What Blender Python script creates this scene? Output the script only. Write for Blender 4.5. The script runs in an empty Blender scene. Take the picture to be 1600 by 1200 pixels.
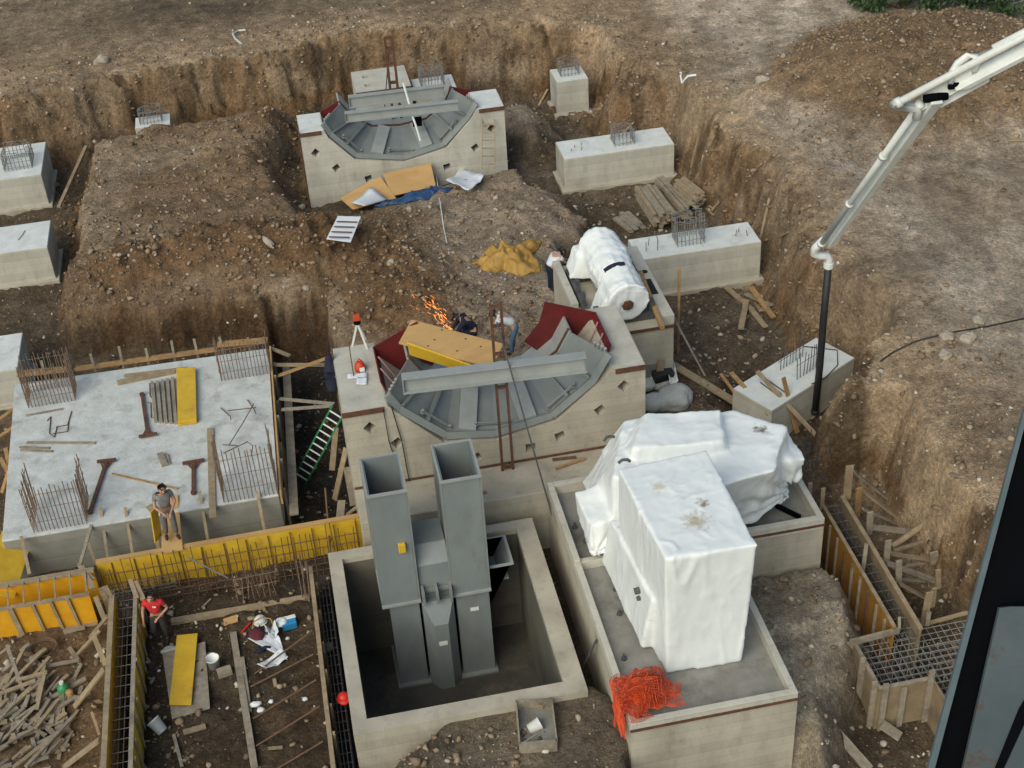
import bpy, bmesh, math, random
import numpy as np
from mathutils import Vector, Matrix, noise as mn
random.seed(7); rng = np.random.default_rng(7)
C = bpy.context.scene.collection
sc = bpy.context.scene
# ------------------------------------------------------------------ camera
FPX = 2240.8; YAW, PITCH, ROLL = [math.radians(a) for a in (9.1326, 35.6767, -3.8146)]
CAMZ = 24.0
_fwd = np.array([math.sin(YAW)*math.cos(PITCH), math.cos(YAW)*math.cos(PITCH), -math.sin(PITCH)])
_r0 = np.array([math.cos(YAW), -math.sin(YAW), 0.0]); _u0 = np.cross(_r0, _fwd)
_r = _r0*math.cos(ROLL)+_u0*math.sin(ROLL); _u = -_r0*math.sin(ROLL)+_u0*math.cos(ROLL)
cam = bpy.data.cameras.new('camera'); camo = bpy.data.objects.new('camera', cam); C.objects.link(camo)
cam.sensor_width = 36; cam.lens = FPX*36/1600; cam.clip_start = 0.1; cam.clip_end = 2000
camo.matrix_world = Matrix(((_r[0], _u[0], -_fwd[0], 0), (_r[1], _u[1], -_fwd[1], 0), (_r[2], _u[2], -_fwd[2], CAMZ), (0, 0, 0, 1)))
sc.camera = camo
sc.render.resolution_x, sc.render.resolution_y = 1024, 768
# ------------------------------------------------------------------ light
SUN_EL, SUN_AZ = math.radians(41), math.radians(220)      # azimuth clockwise from +Y
w = bpy.data.worlds.new('World'); sc.world = w; w.use_nodes = True
nt = w.node_tree; bg = nt.nodes['Background']; sky = nt.nodes.new('ShaderNodeTexSky')
sky.sky_type = 'NISHITA'; sky.sun_disc = False; sky.sun_elevation = SUN_EL; sky.sun_rotation = SUN_AZ
sky.air_density = 1.0; sky.dust_density = 2.5; sky.ozone_density = .6
_tn = nt.nodes.new('ShaderNodeMix'); _tn.data_type = 'RGBA'; _tn.blend_type = 'MULTIPLY'; _tn.inputs[0].default_value = 1; _tn.inputs[7].default_value = (.90, 1.0, .97, 1)   # the camera's cool green cast
nt.links.new(sky.outputs[0], _tn.inputs[6]); nt.links.new(_tn.outputs[2], bg.inputs[0]); bg.inputs[1].default_value = 0.105
sl = bpy.data.lights.new('sun', 'SUN'); sl.energy = 1.7; sl.angle = math.radians(48); sl.color = (1, .945, .79)
so = bpy.data.objects.new('sun', sl); C.objects.link(so)
sd = Vector((math.sin(SUN_AZ)*math.cos(SUN_EL), math.cos(SUN_AZ)*math.cos(SUN_EL), math.sin(SUN_EL)))
so.rotation_euler = sd.to_track_quat('Z', 'Y').to_euler(); so.location = (0, 0, 60)
sc.view_settings.view_transform = 'Standard'; sc.view_settings.look = 'None'
sc.view_settings.exposure = 0.27; sc.view_settings.gamma = 1
# ------------------------------------------------------------------ pixel -> place at a known level
V3 = Vector
def _ray(x, y): return _fwd + _r*(x-800)/FPX - _u*(y-600)/FPX
def at(x, y, z):
    d = _ray(x, y); t = (z-CAMZ)/d[2]; return V3((d[0]*t, d[1]*t, z))
def atY(x, y, Y):
    d = _ray(x, y); t = Y/d[1]; return V3((d[0]*t, Y, CAMZ+d[2]*t))
def atX(x, y, X):
    d = _ray(x, y); t = X/d[0]; return V3((X, d[1]*t, CAMZ+d[2]*t))
# ------------------------------------------------------------------ mesh builder
class MB:
    def __init__(s): s.v = []; s.f = []
    def add(s, vs, fs):
        o = len(s.v); s.v += [tuple(p) for p in vs]; s.f += [tuple(i+o for i in f) for f in fs]; return s
    def obox(s, c, ax, ay, az):
        c, ax, ay, az = V3(c), V3(ax), V3(ay), V3(az)
        vs = [c+ax*i+ay*j+az*k for k in (-1, 1) for j in (-1, 1) for i in (-1, 1)]
        fs = [(0, 2, 3, 1), (4, 5, 7, 6), (0, 1, 5, 4), (2, 6, 7, 3), (0, 4, 6, 2), (1, 3, 7, 5)]
        if ax.cross(ay).dot(az) < 0: fs = [f[::-1] for f in fs]
        return s.add(vs, fs)
    def box(s, x0, x1, y0, y1, z0, z1):
        return s.obox(((x0+x1)/2, (y0+y1)/2, (z0+z1)/2), ((x1-x0)/2, 0, 0), (0, (y1-y0)/2, 0), (0, 0, (z1-z0)/2))
    def beam(s, p, q, wd, h, up=(0, 0, 1)):
        p, q = V3(p), V3(q); d = (q-p); L = d.length; d.normalize(); up = V3(up)
        if abs(d.dot(up)) > .98: up = V3((0, 1, 0)) if abs(d.y) < .9 else V3((1, 0, 0))
        sx = d.cross(up).normalized(); uy = sx.cross(d).normalized()
        return s.obox((p+q)/2, d*(L/2), sx*(wd/2), uy*(h/2))
    def tube(s, p, q, r, n=6, r2=None, cap=True):
        return s.path([p, q], r, n, cap, r2)
    def path(s, pts, r, n=6, cap=True, r2=None):
        pts = [V3(p) for p in pts]; vs = []; N = len(pts)
        t0 = (pts[1]-pts[0]).normalized(); ref = V3((0, 0, 1)) if abs(t0.z) < .9 else V3((1, 0, 0))
        for i, p in enumerate(pts):
            t = (pts[min(i+1, N-1)]-pts[max(i-1, 0)]).normalized()
            a = t.cross(ref)
            if a.length < 1e-4: a = t.cross(V3((0, 1, 0)))
            a.normalize(); b = t.cross(a)
            rr = r if r2 is None else r+(r2-r)*i/(N-1)
            vs += [p+(a*math.cos(2*math.pi*k/n)+b*math.sin(2*math.pi*k/n))*rr for k in range(n)]
        fs = [(i*n+k, i*n+(k+1) % n, (i+1)*n+(k+1) % n, (i+1)*n+k) for i in range(N-1) for k in range(n)]
        if cap: fs += [tuple(range(n))[::-1], tuple((N-1)*n+k for k in range(n))]
        return s.add(vs, fs)
    def lathe(s, c, prof, n=14, axis=None, open_=False):
        # prof: (radius, height) along axis
        c = V3(c); ax = V3(axis or (0, 0, 1)).normalized(); a = ax.orthogonal().normalized(); b = ax.cross(a)
        vs = [c+ax*h+(a*math.cos(2*math.pi*k/n)+b*math.sin(2*math.pi*k/n))*r for r, h in prof for k in range(n)]
        fs = [(i*n+k, i*n+(k+1) % n, (i+1)*n+(k+1) % n, (i+1)*n+k) for i in range(len(prof)-1) for k in range(n)]
        if not open_: fs += [tuple(range(n))[::-1], tuple((len(prof)-1)*n+k for k in range(n))]
        return s.add(vs, fs)
    def ext(s, loop, vec):
        loop = [V3(p) for p in loop]; vec = V3(vec); n = len(loop)
        fs = [tuple(range(n))[::-1], tuple(n+i for i in range(n))]+[(i, (i+1) % n, n+(i+1) % n, n+i) for i in range(n)]
        return s.add(loop+[p+vec for p in loop], fs)
    def build(s, name, mat, parent=None, smooth=False, bevel=0.0, fixn=False, loc=None):
        me = bpy.data.meshes.new(name)
        o = V3((0, 0, 0))
        if parent is not None:
            q = parent
            while q is not None: o = o+q.location; q = q.parent
        elif loc is not None: o = V3(loc)
        me.from_pydata([(x-o.x, y-o.y, z-o.z) for x, y, z in s.v], [], s.f)
        if fixn:
            bm = bmesh.new(); bm.from_mesh(me); bmesh.ops.recalc_face_normals(bm, faces=bm.faces); bm.to_mesh(me); bm.free()
        if smooth: me.shade_smooth()
        me.materials.append(mat)
        ob = bpy.data.objects.new(name, me); C.objects.link(ob)
        if parent is not None: ob.parent = parent
        elif loc is not None: ob.location = o
        if bevel:
            b = ob.modifiers.new('bevel', 'BEVEL'); b.width = bevel; b.segments = 2; b.limit_method = 'ANGLE'; b.angle_limit = math.radians(40)
        return ob
def tag(o, label=None, cat=None, group=None, kind=None):
    if label: o['label'] = label
    if cat: o['category'] = cat
    if group: o['group'] = group
    if kind: o['kind'] = kind
    return o
def thing(name, label, cat, loc, group=None):
    o = bpy.data.objects.new(name, None); C.objects.link(o); o.location = V3(loc); o.empty_display_size = .2
    return tag(o, label, cat, group)
# ------------------------------------------------------------------ materials
def _n(nt, t, **k):
    n = nt.nodes.new(t)
    for a, b in k.items(): setattr(n, a, b)
    return n
def mat(name, c1, c2=None, scale=3.0, rough=.8, metal=0.0, bump=0.0, bscale=40.0, c3=None, s3=.7, t3=(.52, .68), coords='P', stretch=(1, 1, 1), bands=0.0, spec=.5, ramp=(.35, .65)):
    m = bpy.data.materials.new(name); m.use_nodes = True; nt = m.node_tree; L = nt.links.new
    b = nt.nodes['Principled BSDF']; b.inputs['Roughness'].default_value = rough; b.inputs['Metallic'].default_value = metal
    b.inputs['Specular IOR Level'].default_value = spec
    if coords == 'P': src = _n(nt, 'ShaderNodeNewGeometry').outputs['Position']
    else: src = _n(nt, 'ShaderNodeTexCoord').outputs['Object']
    mp = _n(nt, 'ShaderNodeMapping'); mp.inputs['Scale'].default_value = stretch; L(src, mp.inputs[0])
    c2 = c2 or tuple(x*.75 for x in c1)
    nz = _n(nt, 'ShaderNodeTexNoise'); nz.inputs['Scale'].default_value = scale; nz.inputs['Detail'].default_value = 6; nz.inputs['Roughness'].default_value = .65
    L(mp.outputs[0], nz.inputs['Vector'])
    rp = _n(nt, 'ShaderNodeValToRGB'); rp.color_ramp.elements[0].position = ramp[0]; rp.color_ramp.elements[1].position = ramp[1]
    rp.color_ramp.elements[0].color = (*c2, 1); rp.color_ramp.elements[1].color = (*c1, 1)
    L(nz.outputs[0], rp.inputs[0]); col = rp.outputs[0]
    if c3:
        n3 = _n(nt, 'ShaderNodeTexNoise'); n3.inputs['Scale'].default_value = s3; n3.inputs['Detail'].default_value = 8; n3.inputs['Roughness'].default_value = .7
        L(mp.outputs[0], n3.inputs['Vector'])
        r3 = _n(nt, 'ShaderNodeMapRange'); r3.inputs[1].default_value, r3.inputs[2].default_value = t3; L(n3.outputs[0], r3.inputs[0])
        mx = _n(nt, 'ShaderNodeMix', data_type='RGBA'); L(r3.outputs[0], mx.inputs[0]); L(col, mx.inputs[6]); mx.inputs[7].default_value = (*c3, 1); col = mx.outputs[2]
    if bands:   # board marks of the shuttering: one tone per board height, with a fine seam
        sx = _n(nt, 'ShaderNodeSeparateXYZ'); L(src, sx.inputs[0])
        ml = _n(nt, 'ShaderNodeMath', operation='MULTIPLY'); ml.inputs[1].default_value = 1/bands; L(sx.outputs[2], ml.inputs[0])
        fl = _n(nt, 'ShaderNodeMath', operation='FLOOR'); L(ml.outputs[0], fl.inputs[0])
        wn = _n(nt, 'ShaderNodeTexWhiteNoise', noise_dimensions='1D'); L(fl.outputs[0], wn.inputs['W'])
        fr = _n(nt, 'ShaderNodeMath', operation='FRACT'); L(ml.outputs[0], fr.inputs[0])
        ls = _n(nt, 'ShaderNodeMath', operation='LESS_THAN'); ls.inputs[1].default_value = .06; L(fr.outputs[0], ls.inputs[0])
        a1 = _n(nt, 'ShaderNodeMapRange'); a1.inputs[3].default_value = .92; a1.inputs[4].default_value = 1.05; L(wn.outputs[0], a1.inputs[0])
        sb = _n(nt, 'ShaderNodeMath', operation='MULTIPLY_ADD'); sb.inputs[1].default_value = -.16; L(ls.outputs[0], sb.inputs[0]); L(a1.outputs[0], sb.inputs[2])
        gm = _n(nt, 'ShaderNodeNewGeometry'); sn = _n(nt, 'ShaderNodeSeparateXYZ'); L(gm.outputs['True Normal'], sn.inputs[0])
        ab = _n(nt, 'ShaderNodeMath', operation='ABSOLUTE'); L(sn.outputs[2], ab.inputs[0])
        mxf = _n(nt, 'ShaderNodeMix', data_type='FLOAT'); L(ab.outputs[0], mxf.inputs[0]); L(sb.outputs[0], mxf.inputs[2]); mxf.inputs[3].default_value = 1.0
        vm = _n(nt, 'ShaderNodeVectorMath', operation='SCALE'); L(col, vm.inputs[0]); L(mxf.outputs[0], vm.inputs['Scale']); col = vm.outputs[0]
    L(col, b.inputs['Base Color'])
    if bump:
        nb = _n(nt, 'ShaderNodeTexNoise'); nb.inputs['Scale'].default_value = bscale; nb.inputs['Detail'].default_value = 5
        L(mp.outputs[0], nb.inputs['Vector'])
        bp = _n(nt, 'ShaderNodeBump'); bp.inputs['Strength'].default_value = bump; bp.inputs['Distance'].default_value = .05
        L(nb.outputs[0], bp.inputs['Height']); L(bp.outputs[0], b.inputs['Normal'])
    return m
M = {}
M['conc'] = mat('board_marked_concrete', (.56, .53, .455), (.44, .41, .345), 2.2, .9, bump=.25, bscale=30, c3=(.26, .235, .19), s3=1.1, t3=(.50, .76), bands=.24, stretch=(1.5, 1.5, .6))
M['conc2'] = mat('weathered_concrete', (.50, .45, .36), (.37, .33, .262), 2.0, .9, bump=.25, bscale=30, c3=(.22, .19, .145), s3=1.0, t3=(.48, .74), bands=.24, stretch=(1.5, 1.5, .6))
M['slabc'] = mat('fresh_slab_concrete', (.60, .61, .585), (.46, .465, .44), 2.4, .85, bump=.3, bscale=18, c3=(.28, .27, .24), s3=1.5, t3=(.53, .74))
M['pitfloor'] = mat('shaded_wet_mud_floor', (.075, .066, .052), (.045, .04, .032), 1.5, .7, bump=.3, c3=(.11, .095, .07), s3=1.1)  # wet mud, darkened further to carry the shade at the pit bottom
M['sidec'] = mat('shaded_formed_concrete', (.27, .26, .225), (.21, .20, .17), 1.8, .85, bump=.2, c3=(.16, .15, .12), s3=.9, bands=.5)  # formed slab front, its shade put into a darker grey
M['pitwall'] = mat('shaded_pit_wall_concrete', (.17, .15, .115), (.10, .092, .073), 1.4, .8, bump=.2, c3=(.07, .064, .05), s3=.7, t3=(.45, .65), bands=.5)  # shade inside the pit put into a darker wall colour
M['topc'] = mat('skylit_top_concrete', (.70, .71, .68), (.58, .59, .565), 2.2, .85, bump=.2, c3=(.40, .38, .33), s3=1.4, t3=(.56, .76))  # sky brightness on upward faces put into a paler concrete colour
M['tray'] = mat('damp_concrete', (.28, .265, .235), (.20, .19, .165), 1.7, .8, bump=.2, c3=(.14, .125, .105), s3=.8)
M['timber'] = mat('pale_timber', (.37, .28, .175), (.25, .185, .11), 6, .85, bump=.2, stretch=(1, 1, 1), c3=(.20, .15, .10), s3=1.1)
M['timberg'] = mat('greyed_timber', (.33, .28, .215), (.22, .18, .13), 6, .9, bump=.2, c3=(.15, .12, .09), s3=1.3)
M['timbero'] = mat('orange_timber', (.42, .25, .105), (.28, .155, .06), 6, .85, bump=.2, c3=(.22, .13, .06), s3=1.2)
M['yellow'] = mat('yellow_shutter_panel', (.66, .42, .03), (.55, .33, .02), 3, .55, c3=(.38, .23, .05), s3=1.6, t3=(.56, .75))
M['orangey'] = mat('amber_shutter_panel', (.72, .36, .015), (.60, .28, .012), 3, .5, c3=(.42, .22, .04), s3=1.5, t3=(.58, .75))
M['amberd'] = mat('stained_amber_panel', (.36, .17, .02), (.24, .11, .02), 2.5, .6, c3=(.10, .06, .03), s3=1.2, t3=(.5, .7))
M['oldply'] = mat('weathered_plywood', (.27, .20, .12), (.19, .14, .085), 2.5, .85, c3=(.11, .085, .06), s3=1.3, t3=(.5, .72))
M['ply'] = mat('plywood', (.52, .32, .13), (.43, .25, .095), 2.5, .7, stretch=(.4, 1, 1), c3=(.33, .19, .08), s3=1.4, t3=(.55, .8))
M['rust'] = mat('rusty_rebar', (.16, .085, .045), (.09, .05, .03), 12, .85)
M['rustp'] = mat('pale_rusty_rebar', (.26, .175, .12), (.15, .095, .065), 12, .85)
M['rebarg'] = mat('grey_rebar', (.24, .24, .23), (.14, .13, .12), 9, .7)
M['rebard'] = mat('dark_rebar', (.10, .10, .105), (.05, .05, .05), 9, .6)
M['rustbeam'] = mat('rusty_steel', (.15, .06, .03), (.08, .035, .02), 9, .8, c3=(.05, .03, .025), s3=3)
M['steel'] = mat('grey_painted_steel', (.225, .24, .232), (.19, .205, .198), 2, .5, bump=.05, c3=(.15, .155, .145), s3=1.2, t3=(.56, .8))
M['steell'] = mat('pale_grey_steel', (.33, .345, .332), (.28, .29, .28), 2, .5, c3=(.27, .265, .24), s3=1.5, t3=(.56, .8))
M['duct'] = mat('grey_primed_duct_steel', (.215, .238, .236), (.18, .20, .198), 1.2, .42, c3=(.145, .15, .145), s3=.9, t3=(.54, .80), stretch=(1.3, 1.3, .6))
M['red'] = mat('dark_red_primer', (.16, .012, .012), (.10, .01, .010), 3, .6, c3=(.05, .012, .012), s3=1.5)
M['wrap'] = mat('white_plastic_wrap', (.80, .82, .81), (.74, .76, .75), 2.5, .38, bump=.25, bscale=9, c3=(.60, .56, .47), s3=.9, t3=(.64, .85), ramp=(.3, .6))
_nt = M['wrap'].node_tree; _bp = [n for n in _nt.nodes if n.type == 'BUMP'][0]; _rg = _n(_nt, 'ShaderNodeTexNoise'); _rg.noise_type = 'RIDGED_MULTIFRACTAL'; _rg.inputs['Scale'].default_value = 1.1; _rg.inputs['Detail'].default_value = 4; _rg.inputs['Distortion'].default_value = .8
_mp = _n(_nt, 'ShaderNodeMapping'); _mp.inputs['Scale'].default_value = (1.3, 1.3, .45); _nt.links.new(_n(_nt, 'ShaderNodeNewGeometry').outputs['Position'], _mp.inputs[0]); _nt.links.new(_mp.outputs[0], _rg.inputs['Vector']); _nt.links.new(_rg.outputs[0], _bp.inputs['Height']); _bp.inputs['Strength'].default_value = .28; _bp.inputs['Distance'].default_value = .03
_b = _nt.nodes['Principled BSDF']; _src = _b.inputs['Base Color'].links[0].from_socket
for _c, _rad, _colr in ((tuple(at(1098, 788, 5.2)), .16, (.30, .22, .13)), (tuple(at(1088, 815, 5.2)), .34, (.52, .45, .33)), (tuple(at(1188, 668, 4.3)), .22, (.20, .18, .14)), (tuple(at(1030, 762, 5.2)), .22, (.62, .57, .47))):
    _vd = _n(_nt, 'ShaderNodeVectorMath', operation='DISTANCE'); _nt.links.new(_n(_nt, 'ShaderNodeNewGeometry').outputs['Position'], _vd.inputs[0]); _vd.inputs[1].default_value = _c
    _nz = _n(_nt, 'ShaderNodeTexNoise'); _nz.inputs['Scale'].default_value = 9; _nz.inputs['Detail'].default_value = 6; _nt.links.new(_n(_nt, 'ShaderNodeNewGeometry').outputs['Position'], _nz.inputs['Vector'])
    _ma = _n(_nt, 'ShaderNodeMath', operation='MULTIPLY_ADD'); _ma.inputs[1].default_value = _rad*2.2; _nt.links.new(_nz.outputs[0], _ma.inputs[0]); _nt.links.new(_vd.outputs['Value'], _ma.inputs[2])
    _mr = _n(_nt, 'ShaderNodeMapRange'); _mr.inputs[1].default_value = _rad*2.0; _mr.inputs[2].default_value = _rad*1.3; _nt.links.new(_ma.outputs[0], _mr.inputs[0])
    _mx = _n(_nt, 'ShaderNodeMix', data_type='RGBA'); _nt.links.new(_mr.outputs[0], _mx.inputs[0]); _nt.links.new(_src, _mx.inputs[6]); _mx.inputs[7].default_value = (*_colr, 1); _src = _mx.outputs[2]
_nt.links.new(_src, _b.inputs['Base Color'])
M['white'] = mat('white_paint', (.74, .75, .72), (.64, .65, .61), 3, .45, c3=(.45, .43, .38), s3=2, t3=(.58, .8))
M['rubber'] = mat('black_rubber', (.012, .012, .013), (.02, .02, .02), 5, .6)
M['tarp'] = mat('ochre_tarpaulin', (.42, .24, .05), (.30, .165, .03), 3, .6, bump=.2, bscale=12)
M['bluetarp'] = mat('blue_tarpaulin', (.03, .08, .19), (.02, .05, .12), 3, .5, bump=.2)
M['orange'] = mat('orange_netting', (.66, .085, .02), (.38, .04, .012), 5, .6)
M['reds'] = mat('red_plastic', (.70, .03, .02), (.55, .02, .015), 3, .45)
M['blue'] = mat('blue_plastic', (.03, .25, .50), (.02, .18, .4), 3, .45)
M['green'] = mat('green_plastic', (.04, .25, .10), (.03, .18, .07), 3, .45)
M['navy'] = mat('navy_cloth', (.012, .016, .040), (.008, .01, .025), 8, .9)
M['denim'] = mat('blue_overall_cloth', (.10, .17, .26), (.07, .12, .19), 8, .9)
M['shirtr'] = mat('red_shirt_cloth', (.60, .025, .025), (.45, .02, .02), 8, .9)
M['shirtw'] = mat('white_shirt_cloth', (.66, .68, .70), (.55, .57, .6), 8, .9)
M['shirtg'] = mat('grey_shirt_cloth', (.22, .21, .20), (.16, .15, .145), 8, .9)
M['trg'] = mat('grey_work_trousers', (.15, .145, .13), (.10, .095, .085), 8, .9)
M['trd'] = mat('dark_work_trousers', (.045, .042, .038), (.03, .028, .025), 8, .9)
M['skin'] = mat('skin', (.45, .24, .16), (.40, .21, .14), 8, .6)
M['hair'] = mat('black_hair', (.012, .010, .009), (.02, .016, .013), 20, .7)
M['boot'] = mat('dark_boots', (.03, .024, .02), (.02, .016, .012), 8, .8)
M['pinkp'] = mat('dusty_red_bar', (.42, .22, .20), None, 6, .7)
M['maroon'] = mat('maroon_fabric', (.11, .018, .03), (.07, .012, .02), 8, .9)
M['plast'] = mat('pale_plastic_sacks', (.55, .54, .50), (.45, .44, .40), 3, .45, bump=.3, bscale=8)
M['paper'] = mat('paper', (.72, .74, .78), (.64, .66, .7), 4, .8)
M['colblack'] = mat('black_and_shaded_steel', (.003, .0035, .005), (.002, .0025, .003), 3, .8, spec=.05)  # black steel; also carries the shade on the column web
M['colgrey'] = mat('blue_grey_steel', (.085, .11, .12), (.06, .08, .09), 3, .6, c3=(.085, .06, .048), s3=7, t3=(.56, .64), coords='O')
M['coledge'] = mat('blue_grey_flange_edge', (.11, .145, .165), (.085, .115, .13), 5, .6)
M['dark'] = mat('pocket_shade', (.012, .012, .012), (.008, .008, .008), 4, .9)  # black standing for the shade inside the kerb pockets
M['rock'] = mat('pale_limestone', (.40, .35, .28), (.30, .25, .19), 4, .95, bump=.4, bscale=14)
M['leaf'] = mat('dark_green_leaves', (.05, .09, .03), (.03, .06, .02), 5, .7)
M['twig'] = mat('brown_twigs', (.09, .065, .04), None, 5, .9)
# ------------------------------------------------------------------ terrain
def _hash(ix, iy, seed):
    h = (ix.astype(np.int64)*374761393+iy.astype(np.int64)*668265263+seed*1442695041) & 0xffffffff
    h = ((h ^ (h >> 13))*1274126177) & 0xffffffff
    return ((h ^ (h >> 16)) & 0xffff)/65535.0
def vnoise(x, y, seed=0):
    ix, iy = np.floor(x), np.floor(y); fx, fy = x-ix, y-iy
    fx = fx*fx*(3-2*fx); fy = fy*fy*(3-2*fy); ix = ix.astype(np.int64); iy = iy.astype(np.int64)
    a, b, c, d = _hash(ix, iy, seed), _hash(ix+1, iy, seed), _hash(ix, iy+1, seed), _hash(ix+1, iy+1, seed)
    return (a*(1-fx)+b*fx)*(1-fy)+(c*(1-fx)+d*fx)*fy
def fbm(x, y, seed=0, oct=4, gain=.5):
    s = 0; a = 1; t = 0
    for i in range(oct):
        s = s+a*vnoise(x*2**i+17.3*i, y*2**i-9.1*i, seed+i); t += a; a *= gain
    return s/t-.5
def sdf(px, py, poly):      # negative inside
    poly = np.array(poly, float); d = np.full(px.shape, 1e9); ins = np.zeros(px.shape, bool); n = len(poly)
    for i in range(n):
        ax, ay = poly[i]; bx, by = poly[(i+1) % n]; ex, ey = bx-ax, by-ay
        t = np.clip(((px-ax)*ex+(py-ay)*ey)/(ex*ex+ey*ey+1e-12), 0, 1)
        d = np.minimum(d, np.hypot(px-ax-ex*t, py-ay-ey*t))
        c = ((ay > py) != (by > py))
        with np.errstate(divide='ignore', invalid='ignore'):
            ins ^= c & (px < ex*(py-ay)/(ey if ey else 1e-12)+ax)
    return np.where(ins, -d, d)
def pp(z, *pts): return [tuple(at(x, y, z)[:2]) for x, y in pts]
CREST = pp(2.6, (472, 63), (560, 48), (700, 42), (860, 40), (930, 62), (985, 85), (1040, 128), (1104, 161), (1140, 205), (1199, 249), (1255, 301), (1270, 360), (1300, 420), (1330, 462),
           (1385, 535), (1350, 580), (1397, 620), (1432, 665), (1491, 747), (1525, 770))
CREST = [(-300, 50), (-10.1, 52.76)]+CREST+[(14.9, 20), (15.5, 8), (15.5, -60), (300, -60), (300, 320), (-300, 320)]
MOUNDA = pp(1.5, (150, 217), (300, 192), (430, 172))+[(.6, 46.5), (.4, 41)]+pp(1.5, (512, 452), (400, 462), (250, 476), (108, 490), (104, 400), (122, 330))
MOUNDB = [(-.2, 50.2), (3, 49.6), (6.8, 48.2)]+pp(1.3, (805, 180), (822, 250), (850, 310), (868, 350), (866, 400))+[(7.0, 33.2), (6.6, 30.5), (1.2, 30.5), (.4, 37.3)]
SOILF = pp(.9, (1284, 893), (1312, 915), (1322, 965), (1288, 1025), (1275, 1090), (1262, 1230))+[(8, 16.6), (8.1, 22.8)]
SOILP = pp(1.35, (735, 1105), (900, 1080), (960, 1110))+[(4.75, 15), (.3, 15)]+pp(1.2, (640, 1205))
HEAP = pp(3.2, (1225, 120), (1300, 60), (1400, 38), (1520, 30), (1640, 60), (1640, 130), (1480, 165), (1340, 165))
REG = []   # (polygon, level, slope width, warp)
REG.append((MOUNDB, 1.3, 1.5, .5)); REG.append((MOUNDA, 1.5, .45, .25))
REG.append((pp(.3, (450, 290), (478, 342), (510, 372), (560, 350), (620, 330), (700, 300), (800, 280), (800, 240), (630, 200), (470, 220)), .25, 1.0, .3))
REG.append((pp(.6, (1000, 560), (1075, 560), (1120, 610), (1120, 650), (1000, 660)), .75, 1.1, .3))
REG.append((CREST, 2.6, 1.55, .5))
FL = [(8.7, 35.4, 14.1, 38.3), (8.4, 42.8, 13.6, 45.9), (9.7, 48.9, 11.95, 51.15), (-12, 35, -8.1, 38.5), (-12, 42, -7.7, 45.4), (-12, 47.4, -8.2, 51)]
for _a, _b, _c, _d in FL: REG.append(([(_a, _b), (_c, _b), (_c, _d), (_a, _d)], 0, .9, .15))
REG.append((pp(0, (1275, 545), (1352, 588), (1350, 625), (1205, 700), (1135, 650)), -.05, .6, .1))
REG.append(([(-1.35, 27.4), (.3, 27.4), (.3, 37), (-1.1, 37.2)], -.7, .25, .1))
REG.append(([(10.6, 26.2), (13.2, 26), (13.1, 16), (8.6, 16), (10.6, 19.6)], -.55, .9, .2))
REG.append((SOILF, .95, .65, .25)); REG.append((SOILP, 1.3, .9, .3))
REG.append(([(4.95, 13), (8.3, 13), (8.3, 18.15), (4.95, 18.15)], -.5, .35, .08))
REG.append(([(-.36, 20.1), (4.2, 20.1), (4.2, 25.35), (-.36, 25.35)], -1.8, .06, 0))
REG.append(([(-.95, 15), (-.52, 15), (-.52, 25.9), (-.95, 25.9)], -.6, .06, 0))
REG.append(([(-5.62, 15), (-5.05, 15), (-5.05, 26.3), (-5.62, 26.3)], -.35, .06, 0))
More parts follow.
